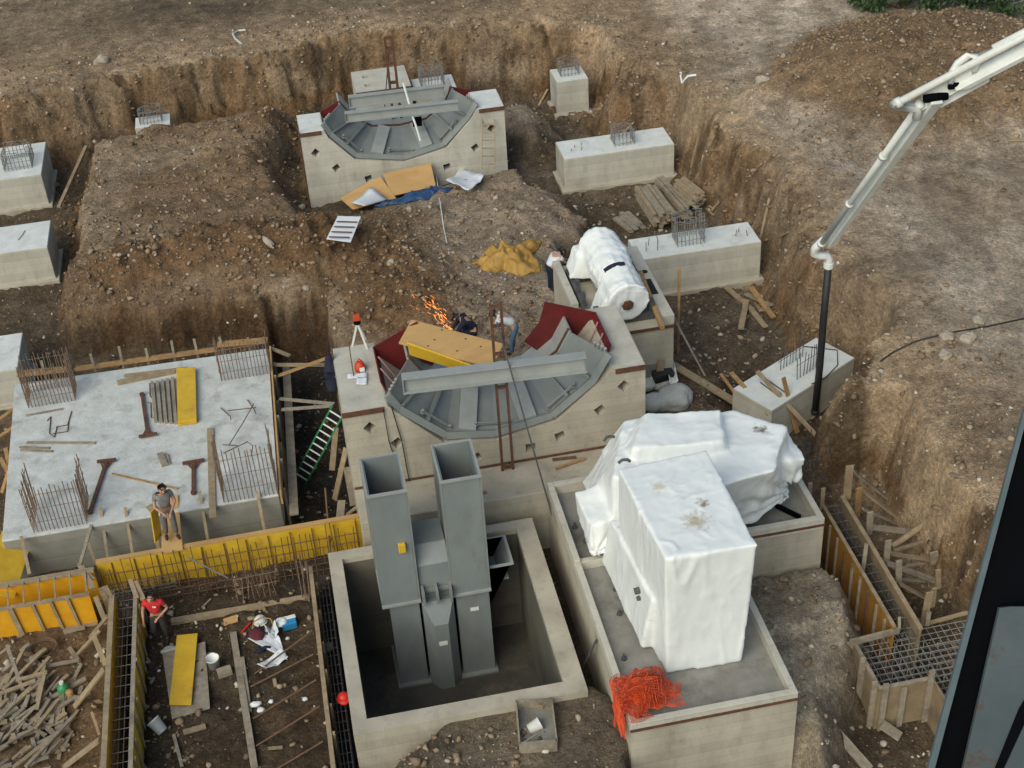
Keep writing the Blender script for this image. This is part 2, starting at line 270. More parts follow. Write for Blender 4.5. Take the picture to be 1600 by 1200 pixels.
def hfun(x, y, detail=True):
    x = np.asarray(x, float); y = np.asarray(y, float)
    wx = fbm(x*.45, y*.45, 11, 3); wy = fbm(x*.45, y*.45, 23, 3); w2 = fbm(x*1.6, y*1.6, 31, 3)
    h = .10*fbm(x*.35, y*.35, 5, 3); cut = np.zeros_like(h); inside = np.zeros_like(h)
    groove = np.abs(np.sin(x*7.0+4*wx))*.10; wob = fbm(x*.9, y*.9, 141, 4); wob2 = fbm(x*3.1, y*3.1, 151, 3); vw = vnoise(x*.35, y*.35, 161)
    for i, (poly, z, wd, wp) in enumerate(REG):
        q = np.stack([x+wx*wp*3.0+w2*wp*.45, y+wy*wp*3.0+w2*wp*.45]) if wp else np.stack([x, y])
        d = sdf(q[0], q[1], poly)
        if i == 1: d = d+groove*1.3*(np.abs(d) < 1.5)*np.clip(.5+3*wx, 0, 1.4)
        if i in (0, 1, 4): d = d+1.1*wob+.20*wob2; wd = wd*(.5+1.25*vw)
        t = np.clip(1-d/wd, 0, 1); t = t*t*(3-2*t) if REG[i][2] > .8 else t
        if i == 4:      # slumped toe below the bank
            tt = np.clip(1-(d+.6*wob)/(wd*1.0+1.1*vw+.4), 0, 1); h = np.maximum(h, 1.25*tt**1.7)
        if i in (0, 1): h = np.maximum(h, h*(1-t)+z*t)
        else: h = h*(1-t)+z*t
        if i in (1, 4): cut = np.maximum(cut*(1-t), (t > .02)*(t < .98)*1.0)
        if i == 4: inside = t
    # loose heaps
    def bump(cx, cy, rx, ry, a, rot=0):
        c, s_ = math.cos(rot), math.sin(rot); X = (x-cx)*c+(y-cy)*s_; Y = -(x-cx)*s_+(y-cy)*c
        return a*np.exp(-(X/rx)**2-(Y/ry)**2)
    hp = bump(-5.3, 39.8, 1.6, 1.2, .7, .1)+bump(-2.6, 40.2, 2.0, 1.3, .85)+bump(.8, 39.4, 2.2, 1.6, .9)+bump(2.6, 36.2, 1.8, 2.2, .75)+bump(4.5, 34.0, 1.5, 1.2, .4)
    hp = hp+bump(-1.3, 47.6, 1.6, 2.0, .35)+bump(.2, 49.6, 1.4, .9, .5)+bump(6.6, 40, 1.0, 2.2, .3)
    hp = hp*np.clip(1-sdf(x, y, [(-7, 38.2), (-7, 50), (8, 50), (8, 31), (1, 31), (.4, 37.8)])/.8, 0, 1)
    sp = sdf(x+wx*1.5, y+wy*1.5, HEAP); sp = np.clip(.5-sp/6, 0, 1); sp = sp*sp*(3-2*sp)*1.7
    bp = bump(24, 75, 14, 4, 1.4, -.3)+bump(14, 60.5, 3.5, 1.6, .7, -.4)+bump(10.5, 54.5, 2.5, 1.0, .45)
    ridge = bump(15.9, 40, .9, 5, .28, .12)+bump(16.2, 29, 1.2, 4, .25, -.1)
    h = h+hp+(sp+bp+ridge)*inside
    far = np.clip((np.hypot(x-5, y-40)-45)/60, 0, 1)
    h = h-far*.0
    rough = .07+.17*np.clip(hp*2, 0, 1)+.15*np.clip(sp, 0, 1)*(1-far)+.06*(inside < .5)+.08*np.exp(-(sdf(x, y, CREST)/1.5)**2)
    rough = rough+.26*cut*(h > 0)
    pitin = sdf(x, y, [(-1.0, 15), (-1.0, 26), (4.6, 26), (4.6, 15)]) < 0
    rough = np.where(pitin, .03, rough); rough = rough*(1-.6*inside*(x > 15.5)*np.clip(1-sp*2, 0, 1))
    # wheel tracks on the upper ground
    if detail:
        h = h+rough*(1.6*fbm(x*1.3, y*1.3, 41, 3)+1.5*fbm(x*3.6, y*3.6, 47, 3, .65))
        tr = np.sin((x*.85+y*.53)*2.1+2*wx)*.5+.5
        h = h+.05*tr*inside*(x > 15)*(1-np.clip(sp, 0, 1))
    return h, cut, inside, hp, sp
def gz(x, y):
    if GRID is None: return float(hfun(np.array([x]), np.array([y]))[0][0])
    gx, gy, Hg = GRID; i = min(max(int(np.searchsorted(gx, x))-1, 0), len(gx)-2); j = min(max(int(np.searchsorted(gy, y))-1, 0), len(gy)-2)
    u = (x-gx[i])/(gx[i+1]-gx[i]); v = (y-gy[j])/(gy[j+1]-gy[j])
    return float((Hg[j, i]*(1-u)+Hg[j, i+1]*u)*(1-v)+(Hg[j+1, i]*(1-u)+Hg[j+1, i+1]*u)*v)
GRID = None
def on(px, py, dz=0.0):
    z = 1.0
    for _ in range(14):
        p = at(px, py, z); z = .5*z+.5*gz(p.x, p.y)
    p = at(px, py, z); return V3((p.x, p.y, gz(p.x, p.y)+dz))
def axis(lo, hi, st, olo, ohi, n):
    k = np.linspace(0, 1, n+1)[1:]**2.6
    return np.concatenate([(lo+(olo-lo)*k)[::-1], np.arange(lo, hi+1e-6, st), hi+(ohi-hi)*k])
gx = axis(-13.5, 31.0, .085, -420, 420, 26); gy = axis(14.5, 66.0, .085, -420, 700, 30)
GX, GY = np.meshgrid(gx, gy); H_, CUT, INS, HP, SP = hfun(GX.ravel(), GY.ravel())
nx, ny = len(gx), len(gy); GRID = (gx, gy, H_.reshape(ny, nx))
me = bpy.data.meshes.new('ground')
me.vertices.add(nx*ny); me.vertices.foreach_set('co', np.stack([GX.ravel(), GY.ravel(), H_], 1).astype(np.float32).ravel())
ii = (np.arange(ny-1)[:, None]*nx+np.arange(nx-1)[None, :]).ravel()
quads = np.stack([ii, ii+1, ii+nx+1, ii+nx], 1).astype(np.int32)
me.loops.add(quads.size); me.loops.foreach_set('vertex_index', quads.ravel())
me.polygons.add(len(quads)); me.polygons.foreach_set('loop_start', np.arange(0, quads.size, 4, dtype=np.int32))
me.update(calc_edges=True); me.shade_smooth()
# soil kinds as earth colours: floor gravel, clay cuts, dusty track, brown spoil, pale soil lightened against shade
X_, Y_ = GX.ravel(), GY.ravel()
def mixc(c, new, t): t = np.clip(t, 0, 1)[:, None]; return c*(1-t)+np.array(new)*t
n1 = fbm(X_*.25, Y_*.25, 61, 4); n2 = fbm(X_*.9, Y_*.9, 71, 4); n3 = fbm(X_*3, Y_*3, 81, 3)
col = np.tile(np.array([.135, .108, .078]), (len(X_), 1))
wet = np.clip(1-sdf(X_, Y_, [(-5.4, 15), (-5.4, 26.4), (-1, 26.4), (-1, 15)])/.4, 0, 1)
col = mixc(col, (.085, .064, .044), wet*(.75+n2))
col = mixc(col, (.22, .155, .095), np.clip(1-sdf(X_, Y_, [(-12, 15), (-12, 26), (-5.9, 26), (-5.9, 15)])/.3, 0, 1))
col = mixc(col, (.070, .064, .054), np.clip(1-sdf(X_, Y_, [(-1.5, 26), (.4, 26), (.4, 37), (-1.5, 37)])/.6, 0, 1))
col = mixc(col, (.185, .165, .135), np.clip(1-sdf(X_, Y_, [(8.4, 33), (8.4, 50), (10, 52), (13, 50), (15, 33)])/1.5, 0, 1)*(.25+n2*1.5))
onm = np.clip((H_-.7)/.4, 0, 1)*(INS < .5)*(Y_ > 27)
col = mixc(col, (.255, .182, .118), onm)
col = mixc(col, (.37, .315, .255), onm*np.clip((X_-2.8)/1.8+n2*1.6, 0, 1)*.9)
col = mixc(col, (.36, .285, .21), onm*np.clip(n1*3.5+.25, 0, .9)*(HP < .35))
col = mixc(col, (.215, .135, .075), np.clip(HP*2.0-.2+n2*1.5, 0, .9)*(X_ < 4))
col = mixc(col, (.47, .42, .345), np.clip(1-sdf(X_, Y_, SOILF)/.9, 0, 1)*np.clip(.85+n2, 0, 1))  # pale bank soil, colour lightened further to offset the machine's shade
col = mixc(col, (.21, .18, .14), np.clip(1-sdf(X_, Y_, SOILP)/.7, 0, 1)*(.75+n2))
col = mixc(col, (.345, .262, .18), INS)
col = mixc(col, (.56, .49, .41), INS*np.clip((X_-14.5)/2.5, 0, 1)*np.clip(.9+2.2*n1, 0, 1))
col = mixc(col, (.235, .19, .135), INS*np.clip((13-X_)/3, 0, 1)*np.clip((Y_-55.5)/3+n1*2, 0, .85))
col = mixc(col, (.33, .285, .22), INS*np.clip((13-X_)/3, 0, 1)*np.clip((Y_-58)/4, 0, 1)*np.clip(n2*4, 0, 1))
col = mixc(col, (.26, .185, .115), INS*np.clip(SP*1.6+n2, 0, .95))
edge = np.exp(-(sdf(X_, Y_, CREST)/1.2)**2)
col = mixc(col, (.45, .35, .245), INS*edge*np.clip(.6+n2*2.5, 0, 1))
col = mixc(col, (.245, .155, .082), CUT*np.clip(.55+n2*2.5+n1*2.5, 0, .95)*(H_ > .15))
col = mixc(col, (.38, .30, .21), CUT*np.clip(n1*4+n2*2-.1, 0, .8)*(H_ > .8))
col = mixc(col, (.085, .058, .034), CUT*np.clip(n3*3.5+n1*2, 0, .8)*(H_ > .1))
ru = np.sin((X_*.80-Y_*.22)*3.4+5*fbm(X_*.2, Y_*.2, 201, 3))*.5+.5      # wheel ruts over the right bank
col = mixc(col, (.27, .215, .16), INS*(X_ > 16)*ru**3*np.clip(.35+n1*2, 0, .6)*(SP < .3))
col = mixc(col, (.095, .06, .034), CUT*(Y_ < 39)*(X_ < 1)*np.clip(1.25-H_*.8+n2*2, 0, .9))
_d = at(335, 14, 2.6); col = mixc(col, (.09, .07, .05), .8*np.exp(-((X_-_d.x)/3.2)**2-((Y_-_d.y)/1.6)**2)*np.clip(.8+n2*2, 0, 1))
col = np.clip(col*np.array([1.10, 1.01, .92])*(1+.45*n3[:, None])*(1+.8*n1*INS)[:, None], .01, .9)
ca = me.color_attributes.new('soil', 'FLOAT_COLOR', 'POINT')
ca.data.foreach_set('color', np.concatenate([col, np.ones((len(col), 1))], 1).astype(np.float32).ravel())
def soilmat(name, attr='soil', fine=True):
    m = bpy.data.materials.new(name); m.use_nodes = True; nt = m.node_tree; L = nt.links.new; b = nt.nodes['Principled BSDF']
    b.inputs['Roughness'].default_value = .95; b.inputs['Specular IOR Level'].default_value = .2
    a = _n(nt, 'ShaderNodeAttribute', attribute_name=attr); g = _n(nt, 'ShaderNodeNewGeometry')
    col = a.outputs['Color']
    if fine:
        for scl, lo, hi, det in ((.55, .72, 1.28, 6), (2.2, .72, 1.30, 8), (9, .55, 1.48, 8), (30, .65, 1.4, 4)):
            nz = _n(nt, 'ShaderNodeTexNoise'); nz.inputs['Scale'].default_value = scl; nz.inputs['Detail'].default_value = det; nz.inputs['Roughness'].default_value = .7; L(g.outputs['Position'], nz.inputs['Vector'])
            r = _n(nt, 'ShaderNodeMapRange'); r.inputs[1].default_value = .3; r.inputs[2].default_value = .7; r.inputs[3].default_value = lo; r.inputs[4].default_value = hi; L(nz.outputs[0], r.inputs[0])
            v = _n(nt, 'ShaderNodeVectorMath', operation='SCALE'); L(col, v.inputs[0]); L(r.outputs[0], v.inputs['Scale']); col = v.outputs[0]
        # pale pebbles
        vo = _n(nt, 'ShaderNodeTexVoronoi'); vo.inputs['Scale'].default_value = 9; L(g.outputs['Position'], vo.inputs['Vector'])
        r = _n(nt, 'ShaderNodeMapRange'); r.inputs[1].default_value = .16; r.inputs[2].default_value = .10; L(vo.outputs['Distance'], r.inputs[0])
        sx = _n(nt, 'ShaderNodeSeparateColor'); L(vo.outputs['Color'], sx.inputs[0])
        gt = _n(nt, 'ShaderNodeMath', operation='GREATER_THAN'); gt.inputs[1].default_value = .90; L(sx.outputs[0], gt.inputs[0])
        mu = _n(nt, 'ShaderNodeMath', operation='MULTIPLY'); L(r.outputs[0], mu.inputs[0]); L(gt.outputs[0], mu.inputs[1])
        mx = _n(nt, 'ShaderNodeMix', data_type='RGBA'); L(mu.outputs[0], mx.inputs[0]); L(col, mx.inputs[6]); mx.inputs[7].default_value = (.36, .30, .22, 1); col = mx.outputs[2]
        nb = _n(nt, 'ShaderNodeTexNoise'); nb.inputs['Scale'].default_value = 9; nb.inputs['Detail'].default_value = 8; nb.inputs['Roughness'].default_value = .75; L(g.outputs['Position'], nb.inputs['Vector'])
        bp = _n(nt, 'ShaderNodeBump'); bp.inputs['Strength'].default_value = 1.0; bp.inputs['Distance'].default_value = .22; L(nb.outputs[0], bp.inputs['Height']); L(bp.outputs[0], b.inputs['Normal'])
    L(col, b.inputs['Base Color']); return m
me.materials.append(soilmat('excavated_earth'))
ground = bpy.data.objects.new('ground', me); C.objects.link(ground); tag(ground, kind='structure')
# loose stones and clods lying all over the site (uncountable)
ICO = np.array([(0, 0, 1)]+[(math.cos(a)*.894, math.sin(a)*.894, .447) for a in np.arange(5)*2*math.pi/5]+[(math.cos(a+.628)*.894, math.sin(a+.628)*.894, -.447) for a in np.arange(5)*2*math.pi/5]+[(0, 0, -1)])
ICF = [(0, 1+i, 1+(i+1) % 5) for i in range(5)]+[(1+i, 6+i, 1+(i+1) % 5) for i in range(5)]+[(1+(i+1) % 5, 6+i, 6+(i+1) % 5) for i in range(5)]+[(11, 6+(i+1) % 5, 6+i) for i in range(5)]
ICF = np.array(ICF)
SOLID = [(-8.4, -1.2, 27.6, 34.8), (-.55, 4.5, 19.7, 25.6), (4.75, 8.4, 17.9, 23), (4.75, 10.8, 22.6, 25.8), (.2, 7.8, 25.7, 30.6), (6.7, 9.6, 30.2, 34.9), (.4, 7.8, 44, 46.6)]
def stones(name, n, smin, smax, pw, pal, dens, kindmat, sink=.35):
    X = rng.uniform(-13, 30, n*4); Y = 15+rng.uniform(0, 1, n*4)**1.3*48
    keep = rng.uniform(0, 1, n*4) < dens(X, Y)
    for x0, x1, y0, y1 in SOLID: keep &= ~((X > x0) & (X < x1) & (Y > y0) & (Y < y1))
    X, Y = X[keep][:n], Y[keep][:n]; n = len(X); Z = hfun(X, Y)[0]
    S = smin*(smax/smin)**(rng.uniform(0, 1, n)**pw)
    jit = 1+rng.uniform(-.6, .5, (n, 12, 1)); sc3 = np.stack([rng.uniform(.7, 1.3, n), rng.uniform(.6, 1.1, n), rng.uniform(.45, .9, n)], 1)[:, None, :]
    a = rng.uniform(0, 6.28, n); ca_, sa_ = np.cos(a), np.sin(a); P = ICO[None]*jit*sc3
    P = np.stack([P[..., 0]*ca_[:, None]-P[..., 1]*sa_[:, None], P[..., 0]*sa_[:, None]+P[..., 1]*ca_[:, None], P[..., 2]], -1)*S[:, None, None]
    P = P+np.stack([X, Y, Z+S*sink], 1)[:, None, :]
    me = bpy.data.meshes.new(name); me.vertices.add(n*12); me.vertices.foreach_set('co', P.astype(np.float32).ravel())
    F = (ICF[None]+(np.arange(n)*12)[:, None, None]).reshape(-1, 3).astype(np.int32)
    me.loops.add(F.size); me.loops.foreach_set('vertex_index', F.ravel()); me.polygons.add(len(F)); me.polygons.foreach_set('loop_start', np.arange(0, F.size, 3, dtype=np.int32))
    me.update(calc_edges=True)
    pal = np.array(pal); k = rng.integers(0, len(pal), n); cc = pal[k]*rng.uniform(.75, 1.25, (n, 1))
    ca = me.color_attributes.new('soil', 'FLOAT_COLOR', 'POINT')
    ca.data.foreach_set('color', np.concatenate([np.repeat(cc, 12, 0), np.ones((n*12, 1))], 1).astype(np.float32).ravel())
    me.materials.append(kindmat); o = bpy.data.objects.new(name, me); C.objects.link(o); tag(o, kind='stuff'); return o
sm = soilmat('stone_and_clod', fine=False)
def d_st(X, Y):
    h, c, ins, hp, sp = hfun(X, Y, False)
    d = .25+.5*(vnoise(X*.5, Y*.5, 91) > .55)+.6*np.exp(-(sdf(X, Y, CREST)/1.6)**2)+.5*((X > 8) & (X < 14))+.4*np.clip(sp, 0, 1)+.5*((X > 2.5) & (hp > .02))
    tr = (ins > .5)*np.clip((sdf(X, Y, CREST)*-1-1.8)/1.5, 0, 1)*(1-np.clip(sp, 0, 1))
    return np.clip(d*(1-.85*tr), 0, 1)
def d_cl(X, Y):
    h, c, ins, hp, sp = hfun(X, Y, False)
    tr = (ins > .5)*np.clip((sdf(X, Y, CREST)*-1-1.8)/1.5, 0, 1)*(1-np.clip(sp, 0, 1))
    return np.clip((.10+hp*2+sp*.8+.5*c*(ins > .3)+.35*(vnoise(X*.4, Y*.4, 97) > .6))*(1-.85*tr), 0, 1)
stones('gravel', 20000, .010, .085, 4.0, [(.36, .31, .24), (.34, .28, .21), (.27, .21, .155), (.46, .41, .35)], d_st, sm)
stones('earth_clods', 40000, .015, .11, 3.2, [(.22, .15, .09), (.25, .175, .11), (.18, .13, .085), (.29, .22, .15)], d_cl, sm)
# ------------------------------------------------------------------ helpers for parts
def plank(p, q, label, wd=.14, th=.04, m='timber', cat='plank', name='timber_plank', group=None, up=(0, 0, 1)):
    mb = MB().beam(p, q, wd, th, up); o = mb.build(name, M[m], loc=(V3(p)+V3(q))/2)
    return tag(o, label, cat, group)
def cage(mb, x0, x1, y0, y1, z0, z1, sp=.12, r=.011, ties=3, sides='fblr', jit=.03, hook=0):
    def bar(x, y):
        dx, dy = random.uniform(-jit, jit), random.uniform(-jit, jit); zt = z1+random.uniform(-.08, .08)
        mb.tube((x, y, z0), (x+dx, y+dy, zt), r, 5)
        if hook: mb.tube((x+dx, y+dy, zt-.01), (x+dx+(hook if x < (x0+x1)/2 else -hook), y+dy, zt), r, 5)
    nx = max(2, round((x1-x0)/sp)); ny = max(2, round((y1-y0)/sp))
    for i in range(nx+1):
        x = x0+(x1-x0)*i/nx
        if 'f' in sides: bar(x, y0)
        if 'b' in sides: bar(x, y1)
    for i in range(1, ny):
        y = y0+(y1-y0)*i/ny
        if 'l' in sides: bar(x0, y)
        if 'r' in sides: bar(x1, y)
    for k in range(ties):
        z = z0+(z1-z0)*(k+.8)/(ties+.3); e = r*1.6
        if 'f' in sides: mb.tube((x0-e, y0-e, z), (x1+e, y0-e, z+.02), r*.8, 4)
        if 'b' in sides: mb.tube((x0-e, y1+e, z), (x1+e, y1+e, z), r*.8, 4)
        if 'l' in sides: mb.tube((x0-e, y0, z+.02), (x0-e, y1, z), r*.8, 4)
        if 'r' in sides: mb.tube((x1+e, y0, z), (x1+e, y1, z+.02), r*.8, 4)
def sub_noise(ob, amp, sc_, seed=0, cuts=0, ridged=False):
    """roughen a mesh along its normals so a surface is not dead flat"""
    bm = bmesh.new(); bm.from_mesh(ob.data)
    if cuts: bmesh.ops.subdivide_edges(bm, edges=bm.edges, cuts=cuts, use_grid_fill=True)
    bm.normal_update(); mv = []
    for v in bm.verts:
        p = v.co*sc_+V3((seed*7.1, seed*3.3, seed))
        n = mn.fractal(p, 1.0, 2.0, 4)
        if ridged: n = (1-abs(mn.noise(p*.8))*2)*.6+n*.5
        mv.append(v.normal*amp*n)
    for v, d in zip(bm.verts, mv): v.co += d
    bm.to_mesh(ob.data); bm.free()
# ------------------------------------------------------------------ concrete footings
def plinth(x0, x1, y0, y1, zt, label, cg=None, group='concrete footings in the excavation', cagekind='rebarg', m='conc', ch=.55, sp=.13, hook=.12, stubs=()):
    t = thing('concrete_footing', label, 'footing', ((x0+x1)/2, (y0+y1)/2, 0), group)
    o = MB().box(x0, x1, y0, y1, -.25, zt).build('concrete_block', M[m], t, bevel=.02)
    MB().box(x0+.02, x1-.02, y0+.02, y1-.02, zt-.02, zt+.004).build('top_face', M['topc'], t)  # thin paler sheet paints the skylight on the footing top
    MB().box(x0-.12, x1+.12, y0-.12, y1+.12, -.3, .12).build('base_slab', M['conc2'], t, bevel=.03)
    if cg:
        mb = MB(); cage(mb, cg[0], cg[1], cg[2], cg[3], zt-.05, zt+ch, sp, .013, 3, hook=hook); mb.build('rebar_cage', M[cagekind], t)
    if stubs:
        mb = MB()
        for (sx, sy, h) in stubs: mb.tube((sx, sy, zt-.02), (sx+random.uniform(-.05, .05), sy+random.uniform(-.05, .05), zt+h), .012, 5)
        mb.build('starter_bars', M['rust'], t)
    return t
plinth(10.48, 11.72, 49.75, 51.0, 1.45, 'small cube-shaped concrete footing with rebar on top, in the far right corner of the pit', (10.75, 11.45, 50.15, 50.7))
plinth(9.38, 13.33, 43.75, 45.15, 1.3, 'long concrete footing between the small cube footing and the board stacks, rebar cage on top', (11.3, 12.0, 44.15, 44.75), cagekind='rebarg', stubs=[(9.75, 44.3, .12), (9.9, 44.5, .1), (10.1, 44.25, .12), (10.2, 44.6, .1)])
plinth(10.0, 13.9, 36.35, 37.65, 1.4, 'long concrete footing right beside the white wrapped cylinder, tall rebar cage on top', (11.35, 12.2, 36.75, 37.35), ch=.95, stubs=[(10.35, 36.8, .3), (10.5, 37.1, .28), (10.7, 36.75, .34), (10.85, 37.2, .25), (13.25, 36.9, .2), (13.4, 37.1, .16), (13.6, 36.8, .2)])
plinth(-11.3, -8.6, 48.2, 50.9, 1.3, 'concrete footing at the left edge with a grey rebar cage on top', (-9.9, -8.95, 48.8, 49.8), ch=.6)
tl = plinth(-11.3, -8.05, 42.75, 44.6, 1.3, 'bare-topped left concrete footing in front of the caged one at the left edge')
mb = MB(); mb.path([at(28, 375, 1.33), at(34, 368, 1.33), at(39, 360, 1.33)], .012); mb.build('bent_bar', M['rebarg'], tl)
plinth(-11.0, -8.45, 35.75, 37.7, 1.3, 'concrete footing at the left edge behind the slab, nearest of the left footings')
plinth(-5.35, -4.05, 50.9, 51.85, 1.35, 'low concrete footing half hidden behind the brown earth plateau, rebar on top', (-5.15, -4.35, 51.1, 51.6), ch=.55)
plinth(5.15, 6.75, 50.3, 51.7, 1.5, 'concrete footing with a caged rebar top just behind the far cradle', (5.45, 6.3, 50.5, 51.3), ch=.75)
# skewed footing with the hose
A_, B_, D_ = at(1275, 527, 1.1), at(1336, 559, 1.1), at(1145, 607, 1.1); Cc = B_+(D_-A_)
t = thing('concrete_footing', 'skewed concrete footing on the right with the black hose standing at its side', 'footing', ((A_+Cc)/2).to_tuple()[:2]+(0,), 'concrete footings in the excavation')
MB().ext([A_, B_, Cc, D_], (0, 0, -1.35)).build('concrete_block', M['conc'], t, bevel=.02, fixn=True)
u_ = (D_-A_).normalized()*.02+(B_-A_).normalized()*.02; w_ = (D_-A_).normalized()*.02-(B_-A_).normalized()*.02; MB().ext([A_+u_+V3((0, 0, .004)), B_+w_+V3((0, 0, .004)), Cc-u_+V3((0, 0, .004)), D_-w_+V3((0, 0, .004))], (0, 0, -.02)).build('top_face', M['topc'], t, fixn=True)  # same painted skylight on the skewed footing's top
ex, ey = (D_-A_).normalized(), (B_-A_).normalized()
mb = MB()
for i in range(8):
    for j in range(2):
        p = A_+ex*(1.0+.13*i)+ey*(.35+.6*j); mb.tube(p-V3((0, 0, .05)), p+V3((random.uniform(-.04, .04), random.uniform(-.04, .04), .75+random.uniform(-.1, .1))), .012, 5)
for i in range(2): mb.tube(A_+ex*.95+ey*(.33+.64*i)+V3((0, 0, .3+.2*i)), A_+ex*2.0+ey*(.33+.64*i)+V3((0, 0, .3+.2*i)), .01, 4)
mb.build('rebar_cage', M['rebard'], t)
mb = MB()
for i in range(3): mb.tube(A_+ex*(2.5+.12*i)+ey*.35+V3((0, 0, .02)), A_+ex*(2.6+.12*i)+ey*1.1+V3((0, 0, .02)), .018, 5)
mb.build('loose_bars', M['rebard'], t)
tag(MB().path([at(1255, 541, 1.13), at(1308, 547, 1.13), at(1309, 570, 1.13), at(1290, 590, 1.13), at(1268, 600, 1.13)], .014).build('cable', M['rubber'], loc=at(1290, 570, 1.1)), 'thin black cable loop lying on top of the skewed footing', 'cable')
# flat footing with four pockets behind the far cradle
t = thing('concrete_footing', 'flat-topped concrete footing with four square pockets behind the far cradle', 'footing', (3.95, 51.2, 0), 'concrete footings in the excavation')
bm = bmesh.new()
x0, x1, y0, y1, zt = 2.93, 5.0, 50.2, 52.2, 1.9
def hloop(pts, z):
    vs = [bm.verts.new((x, y, z)) for x, y in pts]; return [bm.edges.new((vs[i], vs[(i+1) % len(vs)])) for i in range(len(vs))]
E_ = hloop([(x0, y0), (x1, y0), (x1, y1), (x0, y1)], zt)
for cx in (3.45, 4.4):
    for cy in (50.8, 51.6): E_ += hloop([(cx-.14, cy-.14), (cx+.14, cy-.14), (cx+.14, cy+.14), (cx-.14, cy+.14)], zt)
g = bmesh.ops.triangle_fill(bm, edges=E_, use_beauty=True)
r = bmesh.ops.extrude_face_region(bm, geom=[f for f in bm.faces]); bmesh.ops.translate(bm, vec=(0, 0, -2.1), verts=[v for v in r['geom'] if isinstance(v, bmesh.types.BMVert)])
bmesh.ops.recalc_face_normals(bm, faces=bm.faces)
me = bpy.data.meshes.new('concrete_block'); bm.to_mesh(me); bm.free(); me.materials.append(M['conc'])
for v in me.vertices: v.co -= V3((3.95, 51.2, 0))
o = bpy.data.objects.new('concrete_block', me); C.objects.link(o); o.parent = t
MB().box(2.9, 5.03, 50.17, 50.195, 1.78, 1.9).build('shutter_strip', M['rustbeam'], t)
# ------------------------------------------------------------------ cradles (two U-notched foundation blocks)
def cradle(label, x0, x1, yf, yb, zt, zb, notch, diam, ds, far=False):
    t = thing('concrete_cradle', label, 'foundation', ((x0+x1)/2, yf, zb))
    bm = bmesh.new(); es = []
    def loop(pts):
        vs = [bm.verts.new((x, yf, z)) for x, z in pts]
        for i in range(len(vs)): es.append(bm.edges.new((vs[i], vs[(i+1) % len(vs)])))
    loop([(x0, zb), (x1, zb), (x1, zt)]+notch+[(x0, zt)])
    for i, (dx, dz) in enumerate(diam):
        a = .785*abs((i/(len(diam)-1))-.5)*2; a = min(a*1.15, .785)
        loop([(dx+ds*math.cos(a+k*math.pi/2+.785), dz+ds*math.sin(a+k*math.pi/2+.785)) for k in range(4)])
    bmesh.ops.triangle_fill(bm, edges=es, use_beauty=True)
    r = bmesh.ops.extrude_face_region(bm, geom=list(bm.faces)); bmesh.ops.translate(bm, vec=(0, yb-yf, 0), verts=[v for v in r['geom'] if isinstance(v, bmesh.types.BMVert)])
    bmesh.ops.recalc_face_normals(bm, faces=bm.faces)
    me = bpy.data.meshes.new('cradle_block'); bm.to_mesh(me); bm.free(); me.materials.append(M['conc2' if not far else 'conc'])
    for v in me.vertices: v.co -= t.location
    o = bpy.data.objects.new('cradle_block', me); C.objects.link(o); o.parent = t
    for a, b in ((x0+.02, notch[-1][0]-.03), (notch[0][0]+.03, x1-.02)): MB().box(a, b, yf+.02, yb-.02, zt-.02, zt+.004).build('top_face', M['topc' if far else 'conc'], t)  # paler sheets paint the skylight on the cradle tops
    # dark backing inside the through holes: the block behind them is solid
    MB().box(x0+.1, x1-.1, yf+.9, yf+.95, zb+.1, zt-1.75).build('pocket_back', M['conc2'], t)
    # brown shutter strips along the two front top edges
    for a, b in ((x0-.02, notch[-1][0]-.1), (notch[0][0]+.1, x1+.02)): MB().box(a, b, yf-.035, yf-.003, zt-.13, zt+.003).build('shutter_strip', M['rustbeam'], t)
    return t
NN = [(6.78, 4.2), (6.5, 3.85), (5.4, 2.92), (3.9, 2.66), (2.62, 2.86), (1.52, 4.05), (1.4, 4.2)]
near = cradle('near one of the two notched concrete foundations, with diamond pockets, behind the grey ducts', .33, 7.62, 27.15, 29.9, 4.2, -.6, NN,
              [(.92, 3.66), (1.51, 3.08), (3.36, 2.24), (4.72, 2.27), (5.47, 2.47), (6.49, 3.06), (7.09, 3.67)], .17)
MB().box(.35, 7.25, 25.86, 27.13, -.6, 1.9).build('ledge', M['conc2'], near, bevel=.02)
# concrete lip under the steel rim
mb = MB()
lip = [(1.5, 4.12), (2.58, 2.93), (3.9, 2.735), (5.36, 2.99), (6.42, 3.85)]
mb.box(.34, 7.25, 27.10, 27.145, 1.92, 1.955); mb.build('shutter_seam', M['rustbeam'], near)
NF = [(6.62, 3.0), (6.45, 2.72), (5.5, 1.72), (4.0, 1.42), (2.3, 1.76), (1.5, 2.7), (1.38, 3.0)]
far = cradle('far one of the two notched concrete foundations, with diamond pockets, plywood at its foot', .56, 7.6, 45.0, 46.5, 3.0, -.4, NF,
             [(1.0, 2.22), (1.63, 1.54), (2.68, .97), (5.45, 1.0), (6.5, 1.58), (7.12, 2.22)], .17, True)
for z in (2.95,):
    MB().tube((.53, 45.0, -.2), (.53, 45.0, 3.35), .03, 6).build('rusty_post', M['rustbeam'], far); MB().tube((7.63, 45.4, .4), (7.63, 45.4, 3.5), .035, 6).build('rusty_post', M['rustbeam'], far)
